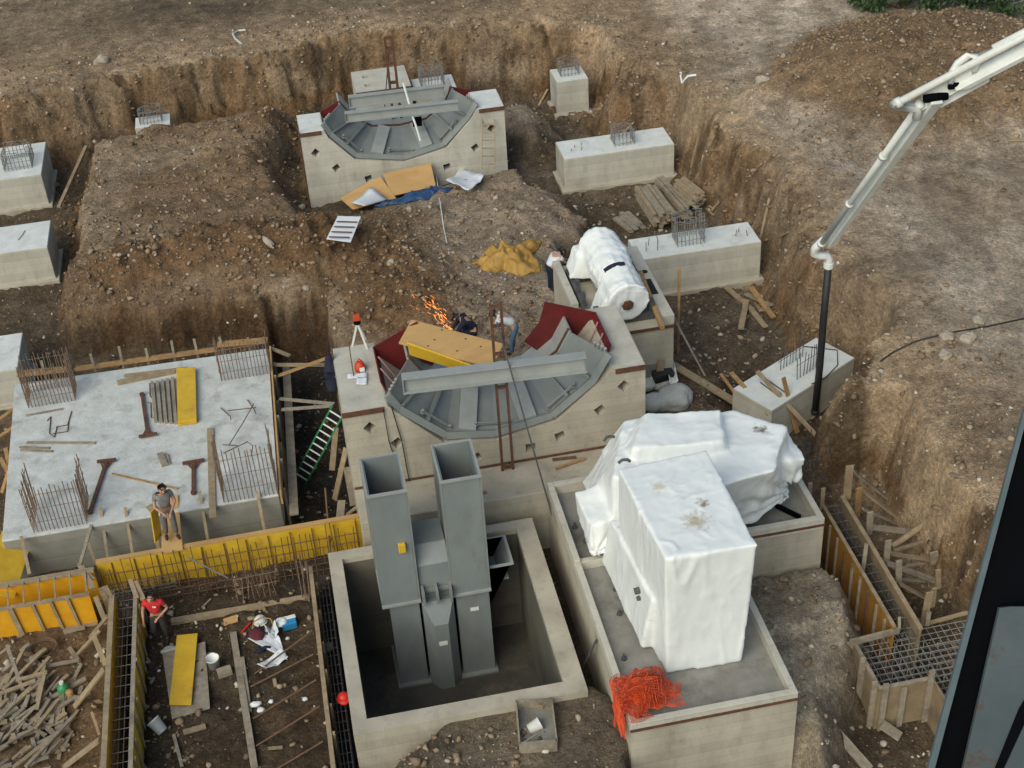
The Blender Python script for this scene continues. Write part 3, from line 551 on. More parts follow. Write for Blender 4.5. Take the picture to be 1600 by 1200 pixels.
# ------------------------------------------------------------------ steel half casings lying in the notches
def casing(label, cx, zc, yf, R, FX, GX_, near_=True, sc_=1.0):
    t = thing('steel_half_casing', label, 'steel casing', (cx, yf+.6, zc-R))
    ang = [math.radians(a) for a in (184, 205, 228, 258, 284, 310, 335, 356)]
    F = [V3((x, yf, z)) for x, z in FX]; G = [V3((x, yf+1.35, z)) for x, z in GX_]; NS = len(F)-1
    mb = MB()
    for i in range(NS):      # sloping front plates, 4 cm thick
        n = (F[i+1]-F[i]).cross(G[i]-F[i]).normalized()*.04
        mb.ext([F[i], F[i+1], G[i+1], G[i]], -n if n.z > 0 else n)
    mb.build('front_plates', M['steel'], t, fixn=True)
    mb = MB()
    for i in range(NS):      # standing rim along the front edge
        o = V3((0, -.03, 0)); mb.beam(F[i]+o, F[i+1]+o, .10, .17, (0, .3, 1))
    mb.build('rim', M['steel'], t)
    for k, (i, wd) in enumerate(((1, .07), (1.55, .08), (2.42, .42), (3.6, .42), (4.45, .09), (5, .07))):     # radial ribs
        i_ = int(i); F_ = F[i_].lerp(F[min(i_+1, NS)], i-i_); G_ = G[i_].lerp(G[min(i_+1, NS)], i-i_); f = F_*.97+G_*.03; g = G_*.98+F_*.02; n = (F[i_+1]-F[i_]).cross(G[i_]-F[i_]).normalized(); n = n if n.z > 0 else -n
        MB().beam(f+n*.07, g+n*.07, wd, .10, n).build('rib', M['steell' if wd > .2 else 'steel'], t)
    # inner cylinder going back
    mb = MB(); L_ = 1.0
    for i in range(NS):
        n = V3((G[i].x+G[i+1].x-2*cx, 0, G[i].z+G[i+1].z-2*zc)).normalized()*.05
        mb.ext([G[i], G[i+1], G[i+1]+V3((0, L_, 0)), G[i]+V3((0, L_, 0))], n)
    mb.build('inner_barrel', M['steell'], t, fixn=True)
    mb = MB()
    for i in range(NS): mb.beam(G[i]+V3((0, .10, .03)), G[i+1]+V3((0, .10, .03)), .05, .06, (0, 0, 1))
    mb.build('joint_ring', M['rustbeam'], t)
    # clamp brackets on the plates near the rim
    for a0 in (1.75, 2.95, 4.3):
        i = int(a0); f = F[i].lerp(F[i+1], a0-i); g = G[i].lerp(G[i+1], a0-i); p = f.lerp(g, .16); n = V3((0, -.5, .86))
        d = (F[i+1]-F[i]).normalized(); b = MB(); b.beam(p+n*.10-d*.38, p+n*.10+d*.38, .06, .05, n); b.beam(p+n*.16-d*.38, p+n*.16+d*.38, .03, .03, n)
        for s in (-.42, .42): b.lathe(p+d*s, [(.07, 0), (.07, .10), (.04, .10), (.04, .2)], 8, n)
        b.build('clamp', M['steel'], t)
    for s, i in ((-1, 0), (1, NS)):
        b = MB()
        for k in range(4): b.lathe(F[i].lerp(G[i], .04+.09*k)+V3((-s*.05, 0, .02)), [(.035, 0), (.035, .14)], 7, (0, -.4, 1))
        b.build('bolts', M['steell'], t)
    # dark red outer shell behind
    yo = yf+.55; dep = 1.55 if near_ else 1.0; mb = MB()
    O1 = [V3((cx+.07+2.80*sc_*math.cos(a), yo, zc-(.16 if near_ else .40)+2.05*sc_*math.sin(a))) for a in ang]
    for i in range(7):
        n = V3((O1[i].x+O1[i+1].x-2*cx, 0, O1[i].z+O1[i+1].z-2*zc)).normalized()*.03
        mb.ext([O1[i], O1[i+1], O1[i+1]+V3((0, dep, 0)), O1[i]+V3((0, dep, 0))], n)
    for i in (0, 1, 5, 6):    # back diaphragm, both flanks
        I0, I1 = [V3((cx+(1.6 if near_ else 1.95)*sc_*math.cos(ang[k]), yo, zc+(.34 if near_ else -.1)+1.55*sc_*math.sin(ang[k]))) for k in (i, i+1)]
        mb.ext([p+V3((0, dep-.03, 0)) for p in (O1[i], O1[i+1], I1, I0)], (0, .03, 0))
    mb.build('red_shell', M['red'], t, fixn=True)
    for s, i in ((-1, 0), (1, 7)):
        for k in (.35, .68):
            p = O1[i]+V3((-s*.05, dep*k, .02)); MB().tube(p, p+V3((-s*.55, -.5, -.75)), .02, 6).build('stay_bar', M['pinkp'], t)
    return t
casing('grey steel half casing with radial ribs and dark red shell in the near notched foundation', 4.08, 4.72, 27.3, 2.62, [(1.42, 4.42), (1.66, 3.98), (2.70, 2.98), (3.9, 2.80), (5.32, 3.06), (6.38, 3.92), (6.76, 4.6)], [(2.12, 4.4), (2.5, 3.75), (3.12, 3.32), (4.1, 3.2), (5.05, 3.28), (5.8, 3.85), (6.12, 4.45)])
casing('grey steel half casing with dark red flanks in the far notched foundation', 4.05, 3.45, 45.15, 2.52, [(1.38, 3.2), (1.58, 2.78), (2.36, 1.86), (4.0, 1.54), (5.42, 1.84), (6.34, 2.74), (6.66, 3.2)], [(2.1, 3.2), (2.5, 2.6), (3.12, 2.15), (4.1, 2.05), (5.05, 2.15), (5.75, 2.65), (6.05, 3.2)], False)
# ------------------------------------------------------------------ beams across
def ibeam(p, q, label, hgt=.42, wd=.26):
    mb = MB(); p, q = V3(p), V3(q)
    mb.beam(p+V3((0, 0, hgt)), q+V3((0, 0, hgt)), wd, .035); mb.beam(p+V3((0, 0, .02)), q+V3((0, 0, .02)), wd, .035); mb.beam(p+V3((0, 0, hgt/2)), q+V3((0, 0, hgt/2)), .03, hgt-.04)
    d = (q-p).normalized(); s = d.cross(V3((0, 0, 1)))
    t = thing('steel_beam', label, 'steel beam', (p+q)/2); mb.build('beam', M['steell'], t)
    for e in (p+d*.02, q-d*.02): MB().obox(e+V3((0, 0, hgt/2)), d*.015, s*(wd/2-.02), (0, 0, hgt/2-.04)).build('end_plate', M['steel'], t)
    return t
ibeam(at(630, 612, 4.72), at(916, 578, 4.72), 'pale grey steel beam laid across the near steel casing')
b1 = ibeam(at(540, 190, 3.2), at(717, 171, 3.2), 'front of the two pale steel beams across the far casing', .32, .2)
ibeam(at(546, 168, 3.2), at(695, 150, 3.2), 'rear of the two pale steel beams across the far casing', .40, .2)
# ------------------------------------------------------------------ duct pit
t = thing('concrete_pit', 'open square concrete pit holding the two grey ducts', 'pit', (1.95, 22.7, -1.2))
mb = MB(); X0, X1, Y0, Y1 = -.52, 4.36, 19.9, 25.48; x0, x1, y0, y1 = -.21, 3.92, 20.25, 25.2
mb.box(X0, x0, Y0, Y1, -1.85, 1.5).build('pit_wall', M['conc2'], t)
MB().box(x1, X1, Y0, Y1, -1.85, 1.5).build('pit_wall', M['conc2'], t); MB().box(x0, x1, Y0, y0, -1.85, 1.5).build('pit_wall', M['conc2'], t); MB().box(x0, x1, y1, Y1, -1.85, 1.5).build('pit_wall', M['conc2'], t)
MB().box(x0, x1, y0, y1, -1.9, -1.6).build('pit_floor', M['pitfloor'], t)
for nm_, b_ in (('shade_lining', (x0-.001, x0+.004, y0+.004, y1-.004)), ('shade_lining', (x0+.004, x1-.004, y1-.004, y1+.001)), ('shade_lining', (x1-.004, x1+.001, y0+.004, y1-.004)), ('shade_lining', (x0+.004, x1-.004, y0-.001, y0+.004))): MB().box(*b_, -1.6, 1.34).build(nm_, M['pitwall'], t)  # thin dark panels paint the pit's shade on its inner walls
# twin ducts
t = thing('twin_duct', 'grey sheet steel unit of two tall open ducts and a hopper standing in the pit', 'duct', (1.6, 23.3, -1.0))
def duct(xa, xb, ya, yb, zt, zs, shift):
    d = MB(); th = .03
    def ring(x0, x1, y0, y1, z0, z1):
        d.box(x0, x1, y0, y0+th, z0, z1); d.box(x0, x1, y1-th, y1, z0, z1); d.box(x0, x0+th, y0+th, y1-th, z0, z1); d.box(x1-th, x1, y0+th, y1-th, z0, z1)
    ring(xa, xb, ya, yb, zs, zt); ring(xa+shift, xb, ya+.04, yb-.04, -1.6, zs)
    o = d.build('duct_shaft', M['duct'], t)
    e = .05
    for z, k in ((zt-.04, e), (zs-.03, e)):
        f = MB(); f.box(xa-k, xb+k, ya-k, ya-.002, z, z+.06); f.box(xa-k, xb+k, yb+.002, yb+k, z, z+.06); f.box(xa-k, xa-.002, ya-.002, yb+.002, z, z+.06); f.box(xb+.002, xb+k, ya-.002, yb+.002, z, z+.06)
        f.build('flange', M['steell'], o)
    s = MB(); s.box(xa-.05, xa-.004, ya+.003, ya+.06, zs, zt-.06); s.box(xb+.004, xb+.05, ya+.003, ya+.06, zs, zt-.06); s.box(xa-.05, xa-.004, yb-.06, yb, zs, zt-.06); s.box(xb+.004, xb+.05, yb-.06, yb, zs, zt-.06)
    s.build('corner_angles', M['steel'], o)
    b = MB(); b.box(xa+shift-.06, xb+.06, ya-.08, yb+.05, -1.6, -1.55); b.build('base_flange', M['steel'], o)
    return o
ZT = 4.35
pL = [at(575, 775, ZT), at(633, 768, ZT), at(565, 718, ZT)]; pR = [at(690, 752, ZT+.1), at(749, 745, ZT+.1), at(681, 697, ZT+.1)]
zsL, zsR = atY(601, 948, pL[0].y).z, atY(766, 920, pR[0].y).z
dl = duct(pL[0].x, pL[1].x, pL[0].y, pL[2].y, ZT, zsL, .12); dr = duct(pR[0].x, pR[1].x, pR[0].y, pR[2].y, ZT+.1, zsR, .05)
print('duct', pL, pR)
ym = pL[0].y
xa, xb = pL[1].x+.06, pR[0].x-.02
MB().ext([(xa, ym+.1, 1.0), (xa, ym+.1, 2.0), (xa, ym+.45, 2.35), (xa, ym+1.25, 2.35), (xa, ym+1.25, 1.0)], (xb-xa, 0, 0)).build('hopper_lid', M['duct'], t, fixn=True, bevel=.015)
mb = MB(); mb.box(xa+.03, xb-.03, ym+.0, ym+.09, 1.25, 1.32)
for k in (0, .5, 1): mb.box(xa+.02+(xb-xa-.1)*k, xa+.08+(xb-xa-.1)*k, ym-.22, ym+.08, 1.05, 1.45)
mb.build('hinge_frame', M['steel'], t)
xm = (xa+xb)/2; f0 = ym-.05
mb = MB(); mb.ext([(xa, f0, -1.6), (xa+.2, f0-.28, -1.6), (xb-.2, f0-.28, -1.6), (xb, f0, -1.6), (xb, ym+.8, -1.6), (xa, ym+.8, -1.6)], (0, 0, 2.1))
v = [(xa, f0, .5), (xa+.2, f0-.28, .5), (xb-.2, f0-.28, .5), (xb, f0, .5), (xb, ym+.8, 1.0), (xa, ym+.8, 1.0), (xa, f0+.02, 1.0), (xb, f0+.02, 1.0)]
mb.add(v, [(0, 1, 6), (1, 2, 7, 6), (2, 3, 7), (3, 4, 7), (4, 5, 6, 7), (5, 0, 6)])
mb.build('hopper', M['duct'], t, fixn=True)
MB().box(xm-.10, xm+.10, f0-.295, f0-.283, -.15, -.03).build('name_plate', M['white'], t)
MB().box(pR[0].x+.35, pR[0].x+.55, pR[0].y+.025, pR[0].y+.037, .45, .55).build('name_plate', M['white'], t)
yb_ = atY(629, 856, ym-.06); MB().box(yb_.x-.09, yb_.x+.07, ym-.10, ym-.003, yb_.z-.13, yb_.z+.12).build('yellow_box', M['yellow'], t, bevel=.02)
c_ = atX(795, 905, pR[1].x+.7)
x0, x1, yA, yB, zA = pR[1].x+.004, pR[1].x+.6, pR[0].y+.25, pR[0].y+1.15, 1.55
mb = MB()
for a, b in (((x1, yA), (x1, yB)), ((x0, yA), (x1, yA)), ((x1, yB), (x0, yB))):
    lo = lambda p: V3((x0+(p[0]-x0)*.12, p[1], .45)); q0, q1 = V3((*a, zA)), V3((*b, zA)); mb.ext([q0, q1, lo(b), lo(a)], (.0, .0, -.03) if abs(a[0]-b[0]) > .1 else (-.03, 0, 0))
mb.add([(x0+.001, yA+.03, 1.02), (x1-.07, yA+.03, 1.02), (x1-.07, yB-.03, 1.02), (x0+.001, yB-.03, 1.02)], [(0, 1, 2, 3)])
mb.build('side_chute', M['duct'], t, fixn=True)
mb = MB(); mb.box(x1, x1+.05, yA-.05, yB+.05, zA-.05, zA); mb.box(x0, x1, yA-.05, yA-.002, zA-.05, zA); mb.box(x0, x1, yB+.002, yB+.05, zA-.05, zA); mb.build('chute_rim', M['steell'], t)
# ------------------------------------------------------------------ machine foundation (T-shaped tray)
t = thing('machine_foundation', 'T-shaped concrete foundation with a raised kerb under the big white wrapped machine', 'foundation', (6.6, 20.5, -.4))
fx0, fx1, fx2, fy0, fy1, fy2, zf = 4.82, 8.24, 10.62, 18.2, 22.9, 25.75, 2.2
MB().box(fx0, fx1, fy0, fy1, -.4, zf-.25).build('front_block', M['conc2'], t); MB().box(fx0, fx2, fy1+.002, fy2, -.4, zf-.25).build('rear_block', M['conc2'], t)
k = .14; mb = MB(); z0 = zf-.2505
mb.box(fx0-.003, fx0+k, fy0-.003, fy1+.05, z0, zf); mb.box(fx0+k, fx1+.003, fy0-.003, fy0+k, z0, zf); mb.box(fx1-k, fx1+.003, fy0+k, fy1-.003, z0, zf)
mb.build('kerb', M['conc'], t, bevel=.012)
mb = MB(); zf2 = zf+.06
mb.box(fx0-.006, fx0+k, fy1+.05, fy2+.003, z0, zf2); mb.box(fx0+k, fx2+.003, fy2-k, fy2+.003, z0, zf2); mb.box(fx2-k, fx2+.003, fy1-.006, fy2-k, z0, zf2); mb.box(fx1+.004, fx2-k, fy1-.006, fy1+k, z0, zf2); mb.box(fx0+k, fx1+.004, fy1+.05, fy1+.05+k, z0, zf2-.08)
mb.build('kerb', M['conc'], t, bevel=.012)
MB().box(fx0+k, fx1-k, fy0+k, fy1+.05, zf-.26, zf-.235).build('tray_floor', M['tray'], t); MB().box(fx0+k, fx2-k, fy1+.05+k, fy2-k, zf-.26, zf-.23).build('tray_floor', M['tray'], t)
MB().box(fx0-.02, fx1+.02, fy0-.03, fy0-.006, zf-.20, zf-.14).build('shutter_seam', M['rustbeam'], t); mb = MB(); mb.box(fx1+.1, fx2+.02, fy1-.03, fy1-.009, zf-.16, zf-.10); mb.build('shutter_seam', M['rustbeam'], t)
mb = MB()
for (px, py) in ((898, 825), (915, 847), (905, 900), (962, 922), (968, 960), (975, 1030), (884, 830)):
    p = at(px, py, zf-.23); mb.lathe(p, [(.06, 0), (.06, .05), (.03, .05), (.03, .16)], 8)
mb.build('anchor_bolts', M['rebard'], t)
for (a, b) in (((1213, 790), (1250, 808)),):
    tag(MB().beam(at(*a, zf-.16), at(*b, zf-.16), .09, .09).build('steel_bar', M['colblack'], loc=at(1232, 800, zf-.2)), 'short black steel bar lying in the rear tray of the machine foundation', 'steel bar')
# ------------------------------------------------------------------ pedestal of the wrapped cylinder
t = thing('concrete_pedestal', 'concrete pedestal with a stepped top under the white wrapped cylinder', 'foundation', (8.2, 32, 0))
p0 = at(862, 418, 3.0); p1 = at(1055, 492, 3.0)
px0, px1, py0, py1 = 6.95, 9.42, 30.75, 34.5
MB().box(px0, px1, py0, py1, -.3, 2.75).build('pedestal_block', M['conc2'], t, bevel=.015)
MB().box(px1-.34, px1+.01, py0-.01, py1+.01, 2.755, 3.05).build('side_kerb', M['conc'], t, bevel=.015)
MB().box(px0-.01, px0+.20, py0+1.4, py1+.01, 2.755, 2.95).build('side_kerb', M['conc'], t, bevel=.015)
MB().box(px0-.02, px1+.02, py0-.04, py0-.006, 2.66, 2.74).build('shutter_seam', M['rustbeam'], t)
MB().box(8.55, 9.0, py0-.012, py0-.002, .9, 1.55).build('wall_recess', M['tray'], t); MB().beam((8.98, py0-.06, .75), (9.05, py0-.06, 1.7), .2, .04, (0, 1, 0)).build('recess_board', M['timber'], t)
mb = MB(); mb.box(px1-.31, px1-.11, py0+1.1, py0+1.9, 3.051, 3.06); mb.lathe((px1-.17, py0+2.3, 3.05), [(.09, 0), (.09, .015)], 10); mb.build('pocket_patch', M['dark'], t)  # flat black plates stand in for shaded pockets
# link block between pedestal and cradle
# ------------------------------------------------------------------ left slab
t = thing('concrete_slab', 'big pale concrete slab on the left with upright rebar at its four corners', 'slab', (-4.7, 31.2, 0))
SZ = 1.3; s0 = at(3, 845, SZ); s1 = at(435, 773, SZ); s2 = at(419, 544, SZ); s3 = at(26, 600, SZ)
sx0, sx1, sy0, sy1 = (s0.x+s3.x)/2-.1, (s1.x+s2.x)/2, (s0.y+s1.y)/2, (s2.y+s3.y)/2
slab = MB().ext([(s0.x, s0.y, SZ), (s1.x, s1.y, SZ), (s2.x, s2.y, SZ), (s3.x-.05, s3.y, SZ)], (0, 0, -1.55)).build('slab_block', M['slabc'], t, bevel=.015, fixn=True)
MB().ext([(s0.x+.01, s0.y-.004, SZ-.05), (s1.x-.01, s1.y-.004, SZ-.05), (s1.x-.01, s1.y-.004, -.3), (s0.x+.01, s0.y-.004, -.3)], (0, .002, 0)).build('formed_front_shade', M['sidec'], t, fixn=True)  # thin darker sheet paints the shade on the slab front
def sl_(cx, cy): return at(cx/3.077, 460+cy/3.077, SZ)       # measured on an enlargement of the slab
def corner(fl, fr, dep, h, m, sides):
    a, b = sl_(*fl), sl_(*fr); mb = MB(); y = (a.y+b.y)/2
    cage(mb, a.x, b.x, y, y+dep, SZ-.02, SZ+h, .10, .0125, 3, sides); mb.build('rebar_cage', M[m], t)
corner((165, 1140), (418, 1108), 1.15, 1.35, 'rustp', 'flr')
corner((1078, 1000), (1335, 960), .95, 1.55, 'rustp', 'flr')
corner((138, 545), (362, 512), .75, 1.25, 'rustp', 'flrb')
corner((1065, 412), (1303, 385), .45, 1.2, 'rustp', 'flr')
print('slab', s0, s1, s2, s3)
# ------------------------------------------------------------------ shrink wrapped machines
def wrap_mesh(name, hexas, mat_, parent=None, vox=.07, amp=.05, creases=(), loc=(0, 0, 0), smooth_it=6, cr3=.007):
    """one skin pulled over several blocks: voxel remesh of their union, relaxed, then wrinkled"""
    mb = MB()
    for h in hexas:
        b, tp = h   # bottom loop, top loop (any n)
        n = len(b); mb.add(list(b)+list(tp), [tuple(range(n))[::-1], tuple(n+i for i in range(n))]+[(i, (i+1) % n, n+(i+1) % n, n+i) for i in range(n)])
    o = mb.build(name, mat_, parent, True, loc=loc, fixn=True)
    rm = o.modifiers.new('r', 'REMESH'); rm.mode = 'VOXEL'; rm.voxel_size = vox
    s = o.modifiers.new('s', 'SMOOTH'); s.factor = .5; s.iterations = smooth_it
    dg = bpy.context.evaluated_depsgraph_get(); me = bpy.data.meshes.new_from_object(o.evaluated_get(dg)); o.modifiers.clear()
    old = o.data; o.data = me; bpy.data.meshes.remove(old); me.name = name
    bm = bmesh.new(); bm.from_mesh(me); bm.normal_update(); off = o.location if parent is None else parent.location; mv = []
    for v in bm.verts:
        p = v.co+off; q = V3((p.x*1.1, p.y*1.1, p.z*.55)); n = mn.fractal(q*1.6+V3((3, 1, 7)), 1.0, 2.0, 3)
        n2 = mn.noise(q*.8); d = amp*(n*.35+n2*.6); f = mn.noise(V3((p.x*1.2+p.y*.9, p.y*1.1-p.x*.7, p.z*.35))*1.3+V3((9, 2, 5)))
        d += .030*max(0, 1-abs(f)*9)*(.15+max(0, n2*1.4)); f2 = mn.noise(V3((p.x*2.6-p.y*2.1, p.y*2.4+p.x*1.3, p.z*.9))+V3((4, 8, 1))); d += .014*max(0, 1-abs(f2)*7)*max(0, .25+n); f3 = mn.noise(V3((p.x*3.1+p.z*1.5, p.y*3.3-p.z, p.z*2.6+p.x))*1.2+V3((14, 3, 6))); d += cr3*max(0, 1-abs(f3)*6)*max(0, .2+n)
        for (c, ax, amp2, fr, R) in creases:     # folds radiating from a gathered point
            r = p-V3(c); L = r.length
            if L < R:
                a = math.atan2(r.z, r.x*ax[0]+r.y*ax[1]); d += amp2*(1-L/R)*math.sin(a*fr+mn.noise(p*2)*2)
        mv.append(v.normal*d)
    for v, d in zip(bm.verts, mv): v.co += d
    bm.to_mesh(me); bm.free(); me.shade_smooth(); me.materials.clear(); me.materials.append(mat_); return o
zb = 1.98
def lift(loop, z): return [(x, y, z) for x, y in loop]
fl, fr_ = at(1040, 1060, 2.0), at(1160, 1040, 2.0)
tw = thing('wrapped_machine', 'tall box-shaped machine in white plastic wrap on the front tray', 'wrapped machine', (6.6, 20.8, zb))
topz = 5.2
tA = [at(1040, 873, topz), at(1185, 851, topz), at(1104, 703, topz+.03), at(966, 732, topz+.03)]
wrap_mesh('plastic_wrap', [([(5.92, 19.5, zb), (7.5, 19.45, zb), (7.65, 22.4, zb), (5.62, 22.3, zb)], [tuple(p) for p in tA]),
                           ([(5.6, 20.2, zb+.1), (6.4, 20.2, zb+.1), (6.4, 23.3, zb+.1), (5.45, 23.0, zb+.1)], [(5.75, 20.0, 3.6), (6.4, 20.0, 3.6), (6.4, 22.6, 3.6), (5.55, 22.6, 3.6)])], M['wrap'], tw, .04, .05, smooth_it=3)
mb = MB()
p = atX(1003, 922, 5.72); mb.lathe(p+V3((-.16, 0, 0)), [(.07, 0), (.07, .16), (.04, .16), (.04, .3)], 8, (1, 0, .1)); mb.lathe(p+V3((-.12, -.06, -.16)), [(.05, 0), (.05, .25)], 8, (1, .1, 0))
mb.build('pipe_stub', M['rebard'], tw)
rw = thing('wrapped_machine', 'wide lumpy machine in white plastic wrap on the rear tray, behind the tall box', 'wrapped machine', (7.6, 24.2, zb))
zt = 4.25
def AT(z, *pts): return [tuple(at(x, y, z)) for x, y in pts]
wrap_mesh('plastic_wrap', [
    ([(5.6, 22.9, 2.4), (9.0, 23.1, 2.35), (9.9, 23.5, 2.5), (9.9, 25.1, 2.5), (9.0, 25.5, 2.3), (5.6, 25.5, 2.3)],
     AT(zt, (960, 745), (1120, 760), (1210, 735), (1228, 668), (1150, 640), (975, 655))),
    ([(6.0, 23.4, 3.4), (8.7, 23.4, 3.4), (8.7, 25.2, 3.4), (6.0, 25.2, 3.4)], AT(4.55, (990, 700), (1130, 690), (1125, 640), (1010, 645))),
    ([(8.9, 23.35, 2.9), (10.15, 23.5, 3.0), (10.15, 24.6, 3.0), (9, 24.6, 2.9)], [(9.0, 23.3, 3.85), (10.3, 23.4, 3.65), (10.2, 24.6, 3.75), (9, 24.6, 3.9)]),
    ([(5.25, 22.9, 2.35), (6.0, 22.8, 2.35), (6.0, 24.3, 2.4), (5.2, 24.2, 2.5)], [(5.2, 23.0, 3.15), (6.1, 23.0, 3.3), (6.1, 24.3, 3.3), (5.15, 24.2, 3.15)]),
], M['wrap'], rw, .045, .09, creases=[((9.95, 23.25, 2.75), (1, 0), .085, 13, 1.9), ((8.2, 22.9, 2.3), (1, 0), .07, 11, 1.3), ((5.3, 23.0, 2.4), (1, 0), .07, 11, 1.2)], smooth_it=5)
MB().box(6.2, 9.3, 23.6, 25.2, zb, 2.55).build('machine_frame', M['colblack'], rw)
MB().box(9.3, 9.8, 23.9, 24.9, zb, 2.6).build('machine_foot', M['steel'], rw)
for i, (px, py, a) in enumerate(((951, 688, .7), (974, 722, -.5), (1000, 692, .2))):
    p = at(px, py, 4.2 if i != 1 else 4.7)
    MB().path([p+V3((-.12, -.03, .02)), p+V3((-.03, .04*a, .08)), p+V3((.08, .05*a, .07)), p+V3((.14, .09*a, .02))], .035, 6).build('black_fitting', M['rebard'], rw)
p = at(951, 832, 2.75); MB().lathe(p, [(.11, 0), (.11, .08), (.05, .085), (.05, .1)], 10, (-.3, -.8, .4)).build('brass_port', M['rustbeam'], rw)
# wrapped cylinder on its pedestal
wc = thing('wrapped_machine', 'long cylindrical machine in white plastic wrap lying on the concrete pedestal', 'wrapped machine', (8.3, 32.5, 2.75))
c0, c1 = at(965, 462, 3.45), at(915, 378, 3.85)
c0, c1 = V3((8.25, 30.95, 3.5)), V3((8.13, 33.9, 3.70))
def ring(c, r, ax, n=14): 
    a = ax.orthogonal().normalized(); b = ax.cross(a); return [tuple(c+(a*math.cos(2*math.pi*k/n)+b*math.sin(2*math.pi*k/n))*r) for k in range(n)]
ax = (c1-c0).normalized(); L_ = (c1-c0).length
cy = lambda t0, t1, r0, r1: (ring(c0+ax*L_*t0, r0, ax), ring(c0+ax*L_*t1, r1, ax))
wrap_mesh('plastic_wrap', [cy(0, .32, .58, .60), cy(.37, .95, .55, .62), cy(.25, .45, .46, .46), cy(.9, 1.06, .58, .38),
      ([(7.35, 31.1, 2.9), (7.9, 30.9, 2.9), (7.9, 31.9, 2.9), (7.3, 31.8, 2.9)], [(7.6, 31.1, 3.6), (8, 30.9, 3.6), (8, 31.9, 3.6), (7.6, 31.8, 3.6)]),
      ([(7.15, 33.3, 3.0), (7.8, 33.1, 3.0), (7.8, 34.1, 3.0), (7.2, 33.9, 3.1)], [(7.45, 33.3, 3.7), (8, 33.1, 3.7), (8, 34.1, 3.7), (7.45, 33.9, 3.7)])], M['wrap'], wc, .04, .13, smooth_it=2, cr3=.035)
MB().lathe(c0-ax*.03+V3((-.05, 0, -.05)), [(.17, 0), (.15, .03), (.09, .035), (.08, .05)], 7, -ax).build('shaft_opening', M['rustbeam'], wc)
MB().path([c0+ax*L_*.315+V3((.57*math.cos(a), 0, .57*math.sin(a))) for a in (2.3, 2.05, 1.8, 1.55, 1.3)], .08, 6).build('dark_strap', M['navy'], wc)
fm = MB()
for y in (31.25, 33.6):
    fm.box(7.25, 9.0, y-.12, y+.12, 2.75, 2.98); fm.box(7.35, 7.5, y-.1, y+.1, 2.98, 3.3); fm.box(8.85, 9.0, y-.1, y+.1, 2.98, 3.3)
fm.box(7.2, 7.35, 31.2, 34, 2.76, 2.95); fm.box(8.95, 9.08, 31.2, 34, 2.76, 2.95)
for y in (32.0, 32.7): fm.box(7.2, 7.3, y-.08, y+.08, 2.95, 3.35)
fm.build('support_frame', M['rebard'], wc)
plank(at(1000, 425, 3.1), at(1035, 512, 3.1), 'rusty timber lying along the kerb of the concrete pedestal', .12, .09, 'timbero')
plank(at(945, 490, 2.95), at(963, 506, 2.95), 'short rusty timber stub in front of the wrapped cylinder', .10, .08, 'timbero')
for px in (984, 991): tag(MB().tube(at(px, 525, 2.2), at(px, 525, 2.2)+V3((0, 0, .95)), .035, 6).build('rusty_post', M['rustbeam'], loc=at(px, 525, 2.2)), '%s of the two short rusty posts in front of the concrete pedestal' % ('left' if px == 984 else 'right'), 'post')
b_ = at(1060, 506, 1.7); tag(MB().beam((b_.x, b_.y, .1), (b_.x, b_.y, 3.5), .07, .05).build('timber_post', M['timbero'], loc=(b_.x, b_.y, .1)), 'thin upright timber post at the right corner of the concrete pedestal', 'post')
# ------------------------------------------------------------------ concrete pump boom
hb = at(1275, 640, .3); ht = V3((hb.x, hb.y, 4.85)); J = atX(1462, 152, hb.x); K = atX(1600, 80, hb.x+1.6)
t = thing('pump_boom', 'white concrete pump boom reaching down from the upper right with a black hose', 'pump boom', hb)
MB().path([hb+V3((-.02, 0, 0)), hb+V3((.01, .02, 1.5)), hb+V3((-.01, 0, 3)), ht], .095, 10).build('hose', M['rubber'], t, True)
MB().lathe(hb+V3((-.02, 0, -.12)), [(.11, 0), (.12, .08), (.10, .14)], 10).build('hose_end', M['rubber'], t)
e0 = at(1287, 378, 5.35); e0 = V3((hb.x-.35, hb.y+.1, 5.3))
MB().path([ht+V3((0, 0, -.08)), ht+V3((0, 0, .18)), ht+V3((-.06, .0, .3)), ht+V3((-.28, 0, .33)), ht+V3((-.42, 0, .42)), ht+V3((-.42, -.05, .62)), ht+V3((-.28, -.25, .95))], .10, 9).build('elbow_pipe', M['white'], t, True)
A0 = ht+V3((-.1, -.2, .75)); d = (J-A0).normalized()
MB().lathe(ht+V3((0, 0, -.05)), [(.13, 0), (.13, .14)], 10).build('hose_clamp', M['white'], t)
up_ = V3((0, .8, .6))
mb = MB()
vs = []; s_ = V3((1, 0, 0)); n_ = s_.cross(d).normalized()
def taper(p, q, w0, h0, w1, h1):
    d = (q-p).normalized(); s = V3((1, 0, 0)); n = s.cross(d).normalized(); m = MB()
    vs = [p+s*a*w0/2+n*b*h0/2 for a, b in ((-1, -1), (1, -1), (1, 1), (-1, 1))]+[q+s*a*w1/2+n*b*h1/2 for a, b in ((-1, -1), (1, -1), (1, 1), (-1, 1))]
    return m.add(vs, [(3, 2, 1, 0), (4, 5, 6, 7), (0, 1, 5, 4), (1, 2, 6, 5), (2, 3, 7, 6), (3, 0, 4, 7)])
taper(A0, J, .14, .17, .25, .30).build('lower_arm', M['white'], t, fixn=True, bevel=.02)
offp = V3((-.26, 0, 0)); pipe = MB().path([A0+offp+d*.1, J+offp-d*.3], .07, 9); 
for f in (.02, .33, .66, .97): pipe.lathe((A0+offp).lerp(J+offp, f)-d*.06, [(.10, 0), (.10, .10)], 10, d)
pipe.build('delivery_pipe', M['white'], t, True)
K2 = K+(K-J).normalized()*5; d2 = (K-J).normalized()
